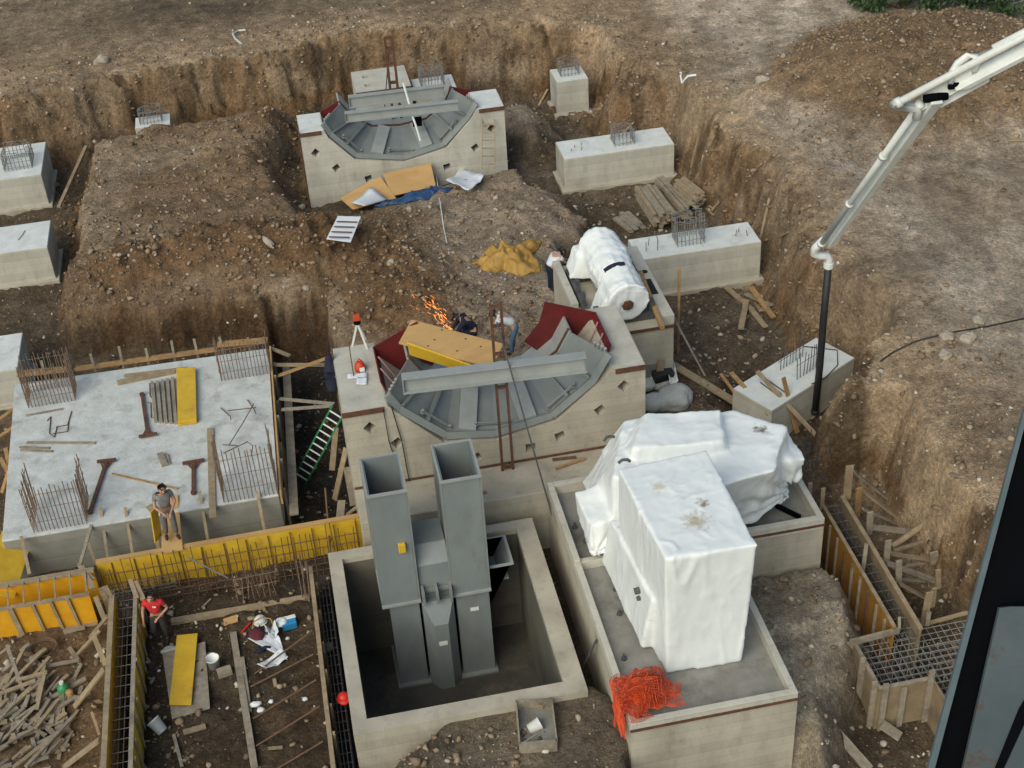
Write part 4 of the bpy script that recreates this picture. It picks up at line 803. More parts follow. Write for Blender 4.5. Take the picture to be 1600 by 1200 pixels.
taper(J+d2*.5, K2, .27, .32, .30, .36).build('upper_arm', M['white'], t, fixn=True, bevel=.02)
off2 = V3((-.36, 0, .18)); pp2 = MB().path([J+off2-d2*.45, K2+off2], .08, 9)
for f in (.0, .42, .85): pp2.lathe((J+off2-d2*.45).lerp(K2+off2, f)-d2*.07, [(.11, 0), (.11, .12)], 10, d2)
pp2.build('delivery_pipe', M['white'], t, True)
MB().path([J+off2-d2*.4, J+off2-d2*.55+V3((0, .1, -.05)), J+V3((-.3, .15, -.25)), J+V3((-.26, .18, -.5))], .10, 9).build('elbow_pipe', M['white'], t, True)
for s in (-1, 1):
    MB().ext([J+V3((s*.2-.015, 0, 0))+d2*.95+V3((0, 0, -.2)), J+V3((s*.2-.015, 0, 0))+d2*.95+V3((0, 0, .2)), J+V3((s*.2-.015, 0, 0))+d2*.1+V3((0, .08, .22)), J+V3((s*.2-.015, 0, 0))+V3((0, .25, -.15)), J+V3((s*.2-.015, 0, 0))+V3((0, .1, -.3))], (.03, 0, 0)).build('joint_plate', M['white'], t, fixn=True)
MB().lathe(J+V3((-.24, 0, 0)), [(.09, 0), (.09, .48)], 12, (1, 0, 0)).build('joint_pin', M['colblack'], t, True); MB().lathe(J+d2*.5+V3((-.22, 0, .0)), [(.07, 0), (.07, .44)], 12, (1, 0, 0)).build('joint_pin', M['colblack'], t, True)
# linkage hoop and ram over the joint
MB().path([J+d2*.30+V3((0, 0, .15)), J+d2*.30+V3((0, 0, .38)), J+d2*.40+V3((0, 0, .52)), J+d2*.60+V3((0, 0, .56)), J+d2*.78+V3((0, 0, .48)), J+d2*.82+V3((0, 0, .32)), J+d2*.78+V3((0, 0, .15))], .075, 8).build('linkage_lever', M['white'], t, True)
MB().tube(J+d2*.78+V3((0, 0, .46)), J+d2*1.15+V3((0, 0, .42)), .04, 8).build('ram_rod', M['rebarg'], t, True); MB().tube(J+d2*1.15+V3((0, 0, .42)), J+d2*3.2+V3((0, 0, .40)), .085, 10).build('ram_cylinder', M['white'], t, True)
for f, r_ in ((1.4, .02), (1.5, .016)): MB().path([J+d2*f*.6+V3((-.2, 0, .22)), J+d2*f+V3((-.2, 0, .25)), K2+V3((-.2, 0, .27))], r_, 5).build('hydraulic_line', M['rubber'], t)
MB().path([A0+V3((.1, 0, .1)), A0.lerp(J, .5)+V3((.12, 0, .12)), J+V3((.16, 0, .05))], .018, 5).build('hydraulic_line', M['rubber'], t)
# ------------------------------------------------------------------ steelwork of the tower we stand on (right foreground)
S0, S1 = at(1600, 650, 20.6), at(1452, 1190, 18.9)
def rayplane(x, y, o, n):
    dd = V3(_ray(x, y)); c = V3((0, 0, CAMZ)); return c+dd*((o-c).dot(n)/dd.dot(n))
base_n = V3(_fwd)+V3((0, 0, .35)); O = at(1525, 930, 20.2)
t = thing('steel_column', 'dark steel column in the right foreground with a blue-grey plate beside it', 'steel column', at(1480, 1200, 17.5))
def quad3(pts, off, m, nm, th=.015):
    q = [rayplane(x, y, O+V3(_fwd)*off, base_n) for x, y in pts]; return MB().ext(q, V3(_fwd)*th).build(nm, m, t, fixn=True)
quad3([(1606, 620), (1613, 620), (1457, 1215), (1446, 1215)], 0, M['coledge'], 'flange_edge', .02)
quad3([(1613, 628), (1760, 628), (1640, 1215), (1454, 1215)], .025, M['colblack'], 'web', .012)  # web's shade painted as a near-black colour
quad3([(1562, 950), (1580, 948), (1660, 948), (1660, 1215), (1502, 1215)], -.03, M['colgrey'], 'side_plate', .02)
quad3([(1592, 1108), (1606, 1085), (1606, 1120), (1562, 1215), (1549, 1215)], -.036, M['colblack'], 'slot_patch', .004)  # darkness of the slot laid on as a thin black plate
# ------------------------------------------------------------------ shuttering and rebar, lower left
def panelwall(name, label, a, b, zt, zb, m, th=.05, studs=0, side=1, studm='timber', rail=True, group=None, inset=.0, studw=.09):
    """a standing shutter from a to b (xy), with studs on one side and a rail along the top"""
    a, b = V3((a[0], a[1], 0)), V3((b[0], b[1], 0)); d = (b-a).normalized(); n = V3((d.y, -d.x, 0))*side; L = (b-a).length
    t = thing(name, label, 'formwork', (a+b)/2+V3((0, 0, zb)), group)
    MB().obox((a+b)/2+V3((0, 0, (zt+zb)/2)), d*L/2, n*th/2, (0, 0, (zt-zb)/2)).build('panel', M[m], t, bevel=.006)
    for i in range(studs):
        p = a+d*L*(i+.5)/studs+n*(th/2+.046)+d*random.uniform(-.05, .05)
        MB().beam(p+V3((0, 0, zb)), p+V3((random.uniform(-.02, .02), 0, zt+random.uniform(-.1, .06))), .08, studw, n).build('stud', M[studm], t)
    if rail: MB().beam(a+n*(-.01)+V3((0, 0, zt+.025)), b+n*(-.01)+V3((0, 0, zt+.025)), th+.05, .045).build('top_rail', M[studm], t)
    return t
def ladder_cage(label, a, b, wd, z0, z1, sp=.22, m='rebarg', top='rebarg', r=.011, loc=None):
    a, b = V3(a), V3(b); d = (b-a).normalized(); n = V3((d.y, -d.x, 0)); L = (b-a).length; k = int(L/sp)
    t = thing('rebar_cage', label, 'rebar cage', (a+b)/2)
    mb = MB()
    for zz in (z0, (z0*2+z1)/3, (z0+z1*2)/3, z1):
        for s in (-1, -.33, .33, 1) if zz in (z0, z1) else (-1, 1): mb.tube(a+n*s*wd/2+V3((0, 0, zz)), b+n*s*wd/2+V3((0, 0, zz)), r, 4)
    mb.build('long_bars', M[m], t)
    mb = MB()
    for i in range(k+1):
        p = a+d*(L*i/k+random.uniform(-.03, .03)); e = r*1.7; q = n*(wd/2+e)
        mb.path([p-q+V3((0, 0, z0-e)), p-q+V3((0, 0, z1+e)), p+q+V3((0, 0, z1+e)), p+q+V3((0, 0, z0-e)), p-q+V3((0, 0, z0-e))], r*.85, 4)
    mb.build('stirrups', M[top], t); return t
# long yellow shutter below the slab
yA, yB = at(150, 886, 1.0), at(563, 806, 1.0)
pw = panelwall('yellow_formwork', 'long yellow formwork wall with rebar in front, running from slab to pit', (yA.x, 27.1), (yB.x, 27.15), 1.0, -.1, 'yellow', .05, 0, rail=False)
MB().beam((yA.x, 27.13, 1.03), (yB.x, 27.18, 1.03), .13, .05).build('top_rail', M['ply'], pw)
mb = MB()
for i in range(12): x = yA.x+.35+i*(yB.x-yA.x-.5)/11; mb.box(x-.012, x+.012, 27.055, 27.073, -.1, .98)
mb.build('panel_joints', M['rust'], pw)
t = thing('rebar_cage', 'long rusty rebar cage standing in front of the yellow formwork wall', 'rebar cage', (-2.7, 26.6, -.2))
mb = MB(); x = yA.x+.05
while x < yB.x-.1:
    for y in (26.95, 26.45): mb.tube((x, y, -.35), (x+random.uniform(-.05, .05), y, random.choice((.75, .95, .9, 1.15)) if y > 26.8 else random.uniform(.2, .8)), .0115, 5)
    x += random.uniform(.13, .2)
mb.build('upright_bars', M['rust'], t)
mb = MB()
for y, zs in ((26.93, (.1, .42, .74)), (26.47, (-.1, .12, .34))):
    for z in zs: mb.tube((yA.x+.05, y, z), (yB.x-.1, y, z+random.uniform(-.05, .05)), .0115, 5)
for i in range(26): xx = yA.x+.2+i*.235; mb.tube((xx, 26.46, .34), (xx, 26.94, .42), .009, 4)
mb.build('long_bars', M['rust'], t)
def starter(label, c, n, m='rustp', h=.9, sp=.13, rows=2):
    mb = MB(); c = V3(c)
    for i in range(n):
        for j in range(rows):
            p = c+V3((i*sp, j*.35+random.uniform(-.03, .03), 0)); mb.tube(p, p+V3((random.uniform(-.12, .12), random.uniform(-.08, .08), h+random.uniform(-.2, .15))), .011, 5)
    for j in range(rows): mb.tube(c+V3((-.05, j*.35-.02, h*.55)), c+V3((n*sp, j*.35-.02, h*.6)), .009, 4)
    return tag(mb.build('starter_bars', M[m], loc=c), label, 'starter bars')
starter('rusty starter bars in the ditch right of the long yellow formwork wall', on(372, 940), 8, 'rustp', .75)
starter('rusty starter bars between the slab front and the left end of the yellow wall', on(165, 880)+V3((0, .2, 0)), 10, 'rust', 1.0, .13, 3)
tag(MB().tube(at(292, 870, .95), at(358, 904, .3), .02, 6).build('steel_bar', M['rebarg'], loc=at(325, 887, .6)), 'thin pale bar leaning diagonally on the long yellow formwork wall', 'steel bar')
tag(MB().tube(at(517, 870, .2), at(508, 762, 1.5), .025, 6).build('steel_bar', M['rust'], loc=at(517, 870, .2)), 'dark upright bar by the right end of the yellow formwork wall', 'steel bar')
# amber lane at the left edge
f3a, f3b = at(-60, 945, .9), at(141, 915, .9)
fr = panelwall('amber_formwork', 'front amber formwork panel with timber studs at the left edge', (f3a.x, 26.15), (f3b.x, 26.15), .9, -.05, 'orangey', .05, 0)
for px in (28, 62, 90, 116):
    p = at(px, 940, .8); MB().beam((p.x-.03, 26.09, -.1), (p.x-.12, 26.09, .95), .07 if px != 28 else .12, .045, (0, 1, 0)).build('stud', M['timber'], fr)
MB().beam((f3a.x, 26.1, .02), (f3b.x, 26.1, .02), .07, .07).build('bottom_rail', M['timber'], fr)
pw2 = panelwall('amber_formwork', 'rear amber formwork panel under the slab front at the left edge', (f3a.x, 26.85), (at(147, 890, 1.0).x, 26.85), 1.0, 0, 'orangey', .05, 0, rail=False)
MB().beam((f3a.x, 26.87, 1.03), (at(147, 890, 1.0).x, 26.87, 1.03), .16, .05).build('top_rail', M['timber'], pw2)
for i in range(6): tag(MB().beam((-8.0+i*.36, 26.18, .955), (-8.05+i*.36, 26.84, 1.06), .035, .03).build('spacer_batten', M['timber'], loc=(-8+i*.36, 26.5, 1)), 'thin batten spanning the two amber formwork panels', 'batten', 'battens across the amber formwork')
plank(at(-3, 930, .9), at(27, 835, 1.0), 'wide yellow panel leaning in the left edge of the picture', .75, .025, 'yellow', 'panel', 'formwork_sheet', up=(.2, -.6, .7))
plank(at(46, 897, 1.02), at(33, 838, 1.4), 'pale batten propped between slab corner and rear amber panel', .08, .04)
plank(at(147, 905, .95), at(123, 882, 1.05), 'batten end where the amber and the yellow formwork meet', .07, .04)
plank(at(125, 882, 1.1), at(143, 820, 1.3), 'grey batten standing between slab front and amber formwork', .08, .04, 'timberg')
plank(at(124, 880, 1.05), at(145, 920, .95), 'short board closing the corner of the amber formwork', .13, .04)
plank(at(150, 882, .8), at(137, 847, 1.3), 'slender batten leaning on the slab near the amber corner', .06, .04)
# narrow wall form running to the bottom edge
lA, lB = at(177, 925, .95), at(156, 1240, .95)
w1 = panelwall('yellow_formwork', 'left shutter of the narrow rebar-filled wall form running to the bottom edge', (lA.x, lA.y), (lA.x-.06, 17.2), .95, -.4, 'yellow', .05, 0, rail=False); 
MB().beam((lA.x-.02, lA.y, .98), (lA.x-.08, 17.2, .98), .12, .05).build('top_rail', M['timber'], w1)
w2 = panelwall('yellow_formwork', 'right shutter of the narrow wall form, yellow side with dark stiles facing the red-shirted man', (-5.05, 26.2), (-5.1, 17.2), .95, -.1, 'yellow', .045, 16, side=-1, studm='timberg', studw=.03)
ladder_cage('rebar cage inside the narrow wall form at lower left', (-5.33, 26.25, 0), (-5.38, 17.3, 0), .34, -.25, .72, .3, 'rebard', 'rebarg', .014)
ladder_cage('rebar cage crossing the head of the narrow wall form near the yellow wall', (-5.9, 26.55, 0), (-4.2, 26.6, 0), .4, -.3, .5, .16, 'rebard', 'rust')
for (p, q, z0, z1, wd, l) in (((203, 905), (214, 935), 1.25, 1.0, .10, 'upper board end standing at the head of the narrow wall form'), ((210, 908), (224, 938), 1.2, .9, .12, 'lower board end standing at the head of the narrow wall form'),
        ((149, 932), (166, 975), 1.1, .5, .11, 'first of the stakes crowding the left shutter head'), ((158, 918), (174, 960), 1.2, .5, .13, 'second of the stakes crowding the left shutter head'), ((165, 916), (176, 935), 1.3, .9, .10, 'third of the stakes crowding the left shutter head'),
        ((140, 995), (168, 962), .1, .8, .10, 'brace from the ground to the head of the left shutter'), ((163, 1045), (116, 1105), .75, .05, .14, 'long brace in the middle of the left shutter'), ((155, 1156), (98, 1200), .75, .0, .15, 'lowest long brace of the left shutter'),
        ((165, 1040), (147, 995), .2, .6, .11, 'steep brace standing against the left shutter'), ((108, 1012), (124, 1034), .05, .05, .10, 'short board lying flat beside the wire coil'), ((121, 1022), (156, 985), .1, .5, .08, 'thin brace above the short board beside the wire coil'), ((143, 1112), (155, 1148), .6, .1, .06, 'small stake low on the left shutter')):
    plank(at(*p, z0), at(*q, z1), l, wd, .045)
# plank wall beside the pit
w3 = panelwall('timber_formwork', 'long grey board shutter standing along the left side of the concrete pit', (at(485, 882, .85).x, 25.8), (-1.04, 17.2), .85, -.5, 'timberg', .045, 9, side=-1, studw=.05)
ladder_cage('dark rebar cage in the ditch beside the concrete pit', (-.76, 25.7, 0), (-.78, 17.3, 0), .26, -.5, .45, .28, 'rebard', 'rebard')
for i, (p, q) in enumerate((((398, 1055), (488, 985)), ((392, 1075), (490, 1022)), ((396, 1125), (494, 1062)), ((400, 1168), (500, 1103)), ((430, 1205), (505, 1158)))):
    b0 = on(*p, .04); tag(MB().tube(b0, at(*q, .55), .022, 6).build('rusty_bar', M['rust'], loc=b0), 'rusty bar propped from the floor beam to the grey board shutter', 'steel bar', 'rusty bars propping the board shutter')
for i in range(5): 
    p0 = V3((at(485, 882, .85).x-.12-.05*i, 25.75-.12*(i % 2), -.1)); tag(MB().tube(p0, p0+V3((random.uniform(.0, .12), -.15, 1.35+.1*(i % 3))), .014, 5).build('rusty_bar', M['rustp'], loc=p0), 'rusty upright bar in the bundle at the head of the grey board shutter', 'steel bar', 'rusty bars bundled at the shutter head')
def ground_plank(p, q, l, wd=.15, th=.06, m='timberg', dz=.05, **k): return plank(on(*p, dz), on(*q, dz), l, wd, th, m, **k)
ground_plank((268, 974), (483, 936), 'long squared timber lying across the work floor behind the tool pile', .16, .1, 'timber')
ground_plank((365, 992), (398, 1200), 'long squared timber lying along the work floor beside the tool pile', .15, .1, 'timberg')
ground_plank((378, 1030), (390, 1115), 'short board tucked beside the long floor timber', .12, .05, 'timberg')
ground_plank((272, 1150), (285, 1200), 'thin lath at the bottom of the work floor', .07, .03, 'timberg')
ground_plank((287, 1147), (322, 1137), 'short pale board at the bottom of the work floor', .14, .03, 'timber')
ground_plank((419, 1172), (442, 1170), 'small pale stick at the bottom right of the work floor', .07, .03, 'timber')
ground_plank((429, 1063), (431, 1075), 'small pale wood chip below the tool pile', .08, .03, 'timber')
ground_plank((316, 952), (330, 938), 'thin pale stick near the ditch behind the red-shirted man', .04, .03, 'timberg')
ground_plank((350, 975), (372, 968), 'flat tan offcut beside the cross timber', .22, .03, 'ply')
ground_plank((100, 990), (133, 982), 'short board under the amber formwork', .16, .03, 'timberg')
for (pts, l, m, dz) in (([(255, 1026), (322, 1008), (329, 1110), (270, 1128)], 'greyed plywood sheets lying under the yellow panel on the work floor', 'timberg', .05), ([(278, 999), (311, 998), (301, 1109), (267, 1110)], 'yellow panel lying on plywood on the work floor below the red-shirted man', 'yellow', .11)):
    q = [on(*p) for p in pts]; z = max(v.z for v in q)+dz; q = [V3((v.x, v.y, z)) for v in q]
    tag(MB().ext(q, (0, 0, .03)).build('formwork_sheet', M[m], loc=q[0], fixn=True, bevel=.005), l, 'panel')
# ------------------------------------------------------------------ things on the left slab
z_ = SZ+.02
def slab_plank(p, q, l, wd=.12, th=.04, m='timber', dz=.025, **k): 
    a, b = sl_(*p), sl_(*q); a.z = b.z = SZ+dz; return plank(a, b, l, wd, th, m, **k)
q = [sl_(850, 378), sl_(940, 372), sl_(946, 622), sl_(856, 634)]
for i in range(5):
    off = V3((random.uniform(-.02, .02), random.uniform(-.02, .02), .01+.03*i))
    tag(MB().ext([v+off for v in q], (0, 0, .027)).build('formwork_sheet', M['yellow'], loc=q[0]+off, fixn=True), 'topmost yellow panel of the stack on the slab' if i == 4 else 'yellow panel under the topmost one in the stack on the slab', 'panel', 'yellow panels stacked on the slab')
for i in range(5):
    slab_plank((735+24*i, 432-5*i), (752+24*i, 618+2*i), 'grey squared timber laid beside the yellow panel stack on the slab', .085, .1, 'timberg', .055, group='squared timbers on the slab')
slab_plank((565, 428), (840, 372), 'wide pale plank lying behind the squared timbers on the slab', .24, .03, 'timber', .02)
slab_plank((600, 398), (905, 362), 'second pale plank behind the squared timbers, nearest the back edge of the slab', .12, .03, 'timber', .055)
slab_plank((130, 716), (460, 718), 'long thin lath lying across the left part of the slab', .07, .04, 'timberg')
slab_plank((95, 738), (240, 742), 'short lath under the long thin lath on the left of the slab', .06, .03, 'timberg')
slab_plank((100, 752), (255, 758), 'lowest lath beside the front left rebar on the slab', .06, .03, 'timberg')
slab_plank((125, 586), (305, 553), 'thin lath lying below the rear left rebar on the slab', .05, .03, 'timberg')
slab_plank((540, 865), (855, 938), 'thin orange lath lying behind the man on the slab', .045, .03, 'timbero')
slab_plank((772, 772), (795, 828), 'small wooden block in the middle of the slab', .16, .08, 'timberg', .045)
slab_plank((800, 775), (812, 822), 'tiny wooden block beside the small block in the middle of the slab', .10, .05, 'timberg', .03)
slab_plank((1012, 650), (1024, 1075), 'long pale board on the slab by the front right rebar, sticking out over the edge', .17, .04, 'timber', .03)
for (a, b, c, d, l) in (((685, 490), (714, 688), (670, 695), (758, 680), 'rusty T-shaped steel bar lying upside down in the middle of the slab'), ((435, 1055), (514, 815), (470, 815), (560, 805), 'rusty T-shaped steel bar lying by the front left rebar'), ((932, 962), (932, 812), (880, 824), (985, 806), 'rusty T-shaped steel bar lying behind the man on the slab')):
    P_ = [sl_(*v) for v in (a, b, c, d)]; u3 = V3((0, 0, .06))
    mb = MB(); mb.beam(P_[0]+u3, P_[1]+u3, .09, .05); mb.beam(P_[2]+u3*1.3, P_[3]+u3*1.3, .09, .05); dd = (P_[1]-P_[0]).normalized()
    mb.beam(P_[1]-dd*.35+u3, P_[2].lerp(P_[3], .2)+u3, .04, .03); mb.beam(P_[1]-dd*.35+u3, P_[2].lerp(P_[3], .8)+u3, .04, .03); mb.lathe(P_[0]+u3*.5, [(.07, 0), (.07, .07)], 8)
    tag(mb.build('steel_tee', M['rustbeam'], loc=P_[1]), l, 'steel tee')
def stirrup(pts, l, zs=None, m='rust'):
    P_ = [sl_(*p) for p in pts]
    for i, p in enumerate(P_): p.z = SZ+.02+(zs[i] if zs else 0)
    return tag(MB().path(P_, .014, 5).build('bent_rebar', M[m], loc=P_[0]), l, 'bent rebar')
stirrup([(270, 640), (325, 630), (345, 565)], 'upper bent bar of the loose group on the left of the slab'); stirrup([(255, 672), (325, 662), (332, 610)], 'lower bent bar of the loose group on the left of the slab')
stirrup([(228, 610), (245, 590), (238, 670), (262, 690), (275, 640)], 'twisted bar of the loose group on the left of the slab')
stirrup([(720, 430), (722, 490), (730, 500)], 'short hooked bar left of the squared timbers'); stirrup([(712, 522), (725, 525), (728, 595), (760, 598)], 'square hooked bar left of the squared timbers')
stirrup([(1062, 548), (1112, 605), (1120, 650)], 'bent bar standing behind the front right rebar', (0, .1, .3)); stirrup([(1190, 510), (1225, 570), (1240, 620)], 'second bent bar standing behind the front right rebar', (0, .1, .3))
stirrup([(1105, 605), (1240, 590)], 'straight bar crossing the two bent bars behind the front right rebar', (.3, .3)); stirrup([(1075, 740), (1150, 745), (1105, 742), (1180, 660), (1235, 600)], 'forked rusty bar caught in the front right rebar', (.1, .1, .1, .3, .5))
stirrup([(1085, 810), (1200, 755), (1225, 775), (1215, 810)], 'curled bar inside the front right rebar', (.3, .3, .3, .2))
# edge boards and pickets round the slab
eb = lambda p, q, l, wd, th, m='timbero', dz=.05: (lambda a, b: plank(a+V3((0, 0, dz)), b+V3((0, 0, dz)), l, wd, th, m, up=(0, 1, 0)))(sl_(*p), sl_(*q))
eb((365, 365), (1045, 270), 'long orange shuttering board along the back edge of the slab', .05, .2); eb((1050, 262), (1290, 240), 'orange board behind the rear right rebar of the slab', .05, .24, 'timbero', .15); eb((90, 400), (330, 375), 'orange board behind the rear left rebar of the slab', .05, .26, 'timbero', .12)
eb((350, 350), (510, 322), 'pale board end behind the back edge of the slab', .05, .12, 'timber', -.1)
a, b = V3((s2.x+.06, s2.y, 1.22)), V3((s1.x+.06, s1.y-.1, 1.22)); plank(a, b, 'yellowish shuttering board along the right side of the slab', .045, .3, 'ply', up=(0, 0, 1))
a, b = V3((s2.x+.42, s2.y-.3, .75)), V3((s1.x+.30, s1.y-.2, .75)); plank(a, b, 'grey walking board beside the right side of the slab', .22, .05, 'timberg')
for i in range(7):
    y = s1.y+.4+i*.95; x = s1.x+.14+(s2.x-s1.x)*(i/7); tag(MB().beam((x, y, -.6), (x, y, 1.35 if i % 2 else 1.15), .07, .06).build('timber_stake', M['timberg'], loc=(x, y, -.6)), 'timber stake holding the right slab shutter', 'stake', 'stakes along the right slab shutter')
for i in range(9):
    f = (i+.5)/9; x = s3.x+.4+(s2.x-s3.x-.6)*f; tag(MB().beam((x, s3.y+.14, -.1), (x+random.uniform(-.1, .1), s3.y+.2, random.uniform(1.5, 1.9)), .07, .05).build('timber_stake', M['timberg'], loc=(x, s3.y+.14, -.1)), 'timber stake behind the back edge of the slab', 'stake', 'stakes behind the slab')
for i, (c, zt_) in enumerate((((490, 1030), 1.45), ((608, 1030), 1.45), ((966, 962), 1.5), ((1240, 962), 1.5))):
    a = sl_(*c); y0 = 27.22; tag(MB().beam((a.x+.05, y0, .3), (a.x, a.y-.12, zt_), .07, .04).build('timber_picket', M['timber'], loc=(a.x, y0, .3)), ['leftmost timber picket leaning on the front of the slab', 'second timber picket from the left on the slab front', 'timber picket on the slab front right of the man', 'rightmost timber picket leaning on the front of the slab'][i], 'picket')
for i, (p, q, z0, z1) in enumerate((((0, 655), (30, 632), .9, 1.0), ((0, 682), (28, 662), .8, .9), ((0, 715), (16, 745), .7, .3), ((3, 770), (14, 735), .2, .7), ((8, 700), (18, 740), .6, .2))):
    plank(at(*p, z0), at(*q, z1), ['uppermost brace left of the slab at the picture edge', 'second brace left of the slab at the picture edge', 'leaning brace left of the slab at the picture edge', 'lowest brace left of the slab at the picture edge', 'dark brace behind the leaning one left of the slab'][i], .11, .04, 'timbero')
# ditch between slab and near cradle: braces, ladder, boards
for (p, q, z0, z1, wd, m, l) in (((435, 587), (520, 556), 1.2, 2.0, .13, 'timbero', 'upper of the crossed orange braces between slab and notched foundation'), ((425, 570), (520, 570), 1.2, 1.5, .13, 'timber', 'lower of the crossed orange braces between slab and notched foundation'),
        ((423, 544), (453, 556), 1.25, 1.2, .12, 'timber', 'short board end past the rear right corner of the slab'), ((437, 623), (522, 631), 1.2, 1.4, .10, 'timberg', 'upper of the two grey braces between slab and notched foundation'), ((440, 640), (520, 634), 1.2, 1.4, .10, 'timberg', 'lower of the two grey braces between slab and notched foundation'),
        ((519, 735), (525, 668), .0, .9, .16, 'timber', 'board standing in the ditch below the aluminium ladder'), ((523, 781), (541, 700), -.3, 1.0, .16, 'timber', 'longest board leaning in the ditch beside the notched foundation'), ((552, 790), (541, 730), -.2, .7, .16, 'timberg', 'board leaning in the ditch nearest the notched foundation'), ((531, 812), (534, 782), .2, .4, .2, 'timberg', 'wide short board end in the ditch'), ((541, 805), (560, 790), .5, .8, .09, 'timber', 'slanting batten at the ditch end by the yellow wall')):
    plank(at(*p, z0), at(*q, z1), l, wd, .04, m)
def ladder(p, q, wd, l, m, rungs, hm=None, nm='ladder'):
    p, q = V3(p), V3(q); d = q-p; s = d.cross(V3(_fwd)).normalized()*wd/2; t = thing(nm, l, 'ladder', p)
    for k in (-1, 1): MB().beam(p+s*k, q+s*k, .025, .045).build('rail', M[m], t)
    for i in range(rungs): c = p+d*(i+.7)/(rungs+.4); MB().tube(c-s*.95, c+s*.95, .022, 6).build('rung', M[hm or m], t)
ladder(at(468, 752, -.5), at(528, 640, 1.9), .36, 'ladder with green rails and pale rungs leaning in the dark ditch', 'green', 11, 'white')
ladder((atY(760, 276, 44.7).x, 44.1, 1.15), (atY(764, 193, 44.9).x, 44.95, 2.62), .44, 'pale thin ladder leaning on the front of the far notched foundation', 'timber', 6)
# ------------------------------------------------------------------ right side shutters
xa, xb = 11.36, 11.92
r1 = panelwall('timber_formwork', 'left shutter of the narrow form on the right, amber face with dark stiles', (xa, 24.75), (xa, 20.45), 1.0, -.75, 'amberd', .05, 0, rail=False)
MB().beam((xa, 24.75, 1.02), (xa, 20.45, 1.02), .08, .04).build('top_rail', M['timber'], r1)
for i in range(9):
    y = 24.5-i*.46; MB().beam((xa-.055, y, -.75), (xa-.055, y, .9), .06, .05, (1, 0, 0)).build('stud', M['timberg'] if i % 3 else M['rust'], r1)
r2 = panelwall('timber_formwork', 'right shutter of the narrow form on the right, propped with many boards', (xb, 24.85), (xb-.04, 20.25), 1.0, -.6, 'oldply', .05, 0, rail=False)
MB().beam((xb, 24.85, 1.02), (xb-.04, 20.25, 1.02), .10, .04).build('top_rail', M['timber'], r2)
ladder_cage('rebar cage inside the narrow form on the right', (11.64, 24.9, 0), (11.62, 20.3, 0), .42, -.5, .7, .3, 'rebard', 'rebarg', .013)
ladder_cage('dark rebar cage standing behind the wrapped machine at the end of the narrow form', (11.0, 25.3, 0), (11.5, 27.6, 0), .8, -.4, .75, .2, 'rebard', 'rust')
starter('dark starter bars between the skewed footing and the narrow form', at(1262, 745, 0), 9, 'rebard', 1.0, .12, 3)
def cr(x, y, z): return at(1200+x/2.2225, 660+y/2.2225, z)
for (p, q, z0, z1, wd, m, l) in (((284, 150), (272, 265), 1.9, .9, .2, 'timber', 'tall wide stake at the far head of the narrow form on the right'), ((317, 228), (308, 325), 1.5, .5, .15, 'timbero', 'second stake along the right shutter with a rusty top'), ((355, 312), (350, 390), 1.4, .6, .15, 'timberg', 'third stake along the right shutter'),
        ((418, 410), (410, 485), 1.4, .7, .14, 'timberg', 'fourth stake along the right shutter'), ((455, 480), (453, 552), 1.4, .7, .14, 'timberg', 'fifth stake along the right shutter'), ((562, 590), (538, 705), 1.3, .2, .16, 'timber', 'stake at the near end of the right shutter'), ((578, 575), (570, 640), 1.2, .6, .1, 'timber', 'thin stake beside the near end of the right shutter'),
        ((192, 228), (186, 300), 1.5, .9, .1, 'timber', 'stake on the left shutter close to the wrapped machine'), ((147, 210), (145, 262), 1.4, .9, .1, 'timberg', 'stake just right of the wrapped machine'), ((342, 420), (330, 512), 1.3, .6, .09, 'timberg', 'batten standing inside the narrow form on the right'), ((558, 660), (552, 705), .9, .5, .1, 'timberg', 'small stake at the corner of the square form'),
        ((300, 172), (410, 260), 1.1, .1, .17, 'timberg', 'uppermost brace of the right shutter, grey and broad'), ((325, 232), (462, 340), 1.0, .0, .13, 'timber', 'second brace of the right shutter running down to the soil'), ((330, 300), (450, 352), .8, .0, .10, 'timberg', 'third brace of the right shutter'), ((350, 362), (528, 384), .8, .3, .19, 'timberg', 'broad grey board lying on the braces of the right shutter'), ((520, 378), (618, 395), .35, .25, .12, 'timbero', 'brown board end beyond the broad grey board'),
        ((425, 455), (592, 482), .7, .1, .12, 'timber', 'brown brace below the round log'), ((440, 445), (592, 398), .6, .2, .09, 'timber', 'thin brace crossing the round log'), ((412, 488), (600, 556), .8, .1, .17, 'timberg', 'broad grey brace below the brown one'), ((458, 560), (552, 612), .7, .1, .12, 'timber', 'short brown brace at the near part of the right shutter'), ((430, 545), (545, 550), .3, .1, .08, 'timberg', 'thin grey brace low on the right shutter'), ((480, 500), (545, 488), .3, .15, .08, 'timberg', 'tiny grey brace between the broader braces'),
        ((590, 512), (592, 575), .7, .1, .12, 'timber', 'stub stake in the soil right of the braces'), ((576, 450), (578, 490), .6, .2, .2, 'timberg', 'square grey stake block right of the braces'),
        ((555, 698), (694, 660), .4, .5, .09, 'timber', 'board along the far side of the square form'), ((105, 925), (352, 1205), .55, -.2, .22, 'timberg', 'long grey plank leaning from the foundation soil down to the square form')):
    plank(cr(*p, z0), cr(*q, z1), l, wd, .045, m)
p, q = cr(430, 432, .3), cr(672, 268, .9); tag(MB().path([p, p.lerp(q, .5)+V3((0, 0, .02)), q], .075, 9).build('round_log', M['timber'], loc=p), 'round timber log lying across the braces on the right', 'log')
sq = [cr(288, 765, .75), cr(398, 925, .75), cr(562, 893, .75), cr(700, 1100, .75)]
XL, XR, YF, YB2 = sq[0].x+.05, sq[2].x+.05, sq[1].y, sq[0].y
sf = thing('square_formwork', 'square timber form filled with rebar mesh at the lower right', 'formwork', ((XL+XR)/2, YF, -.5))
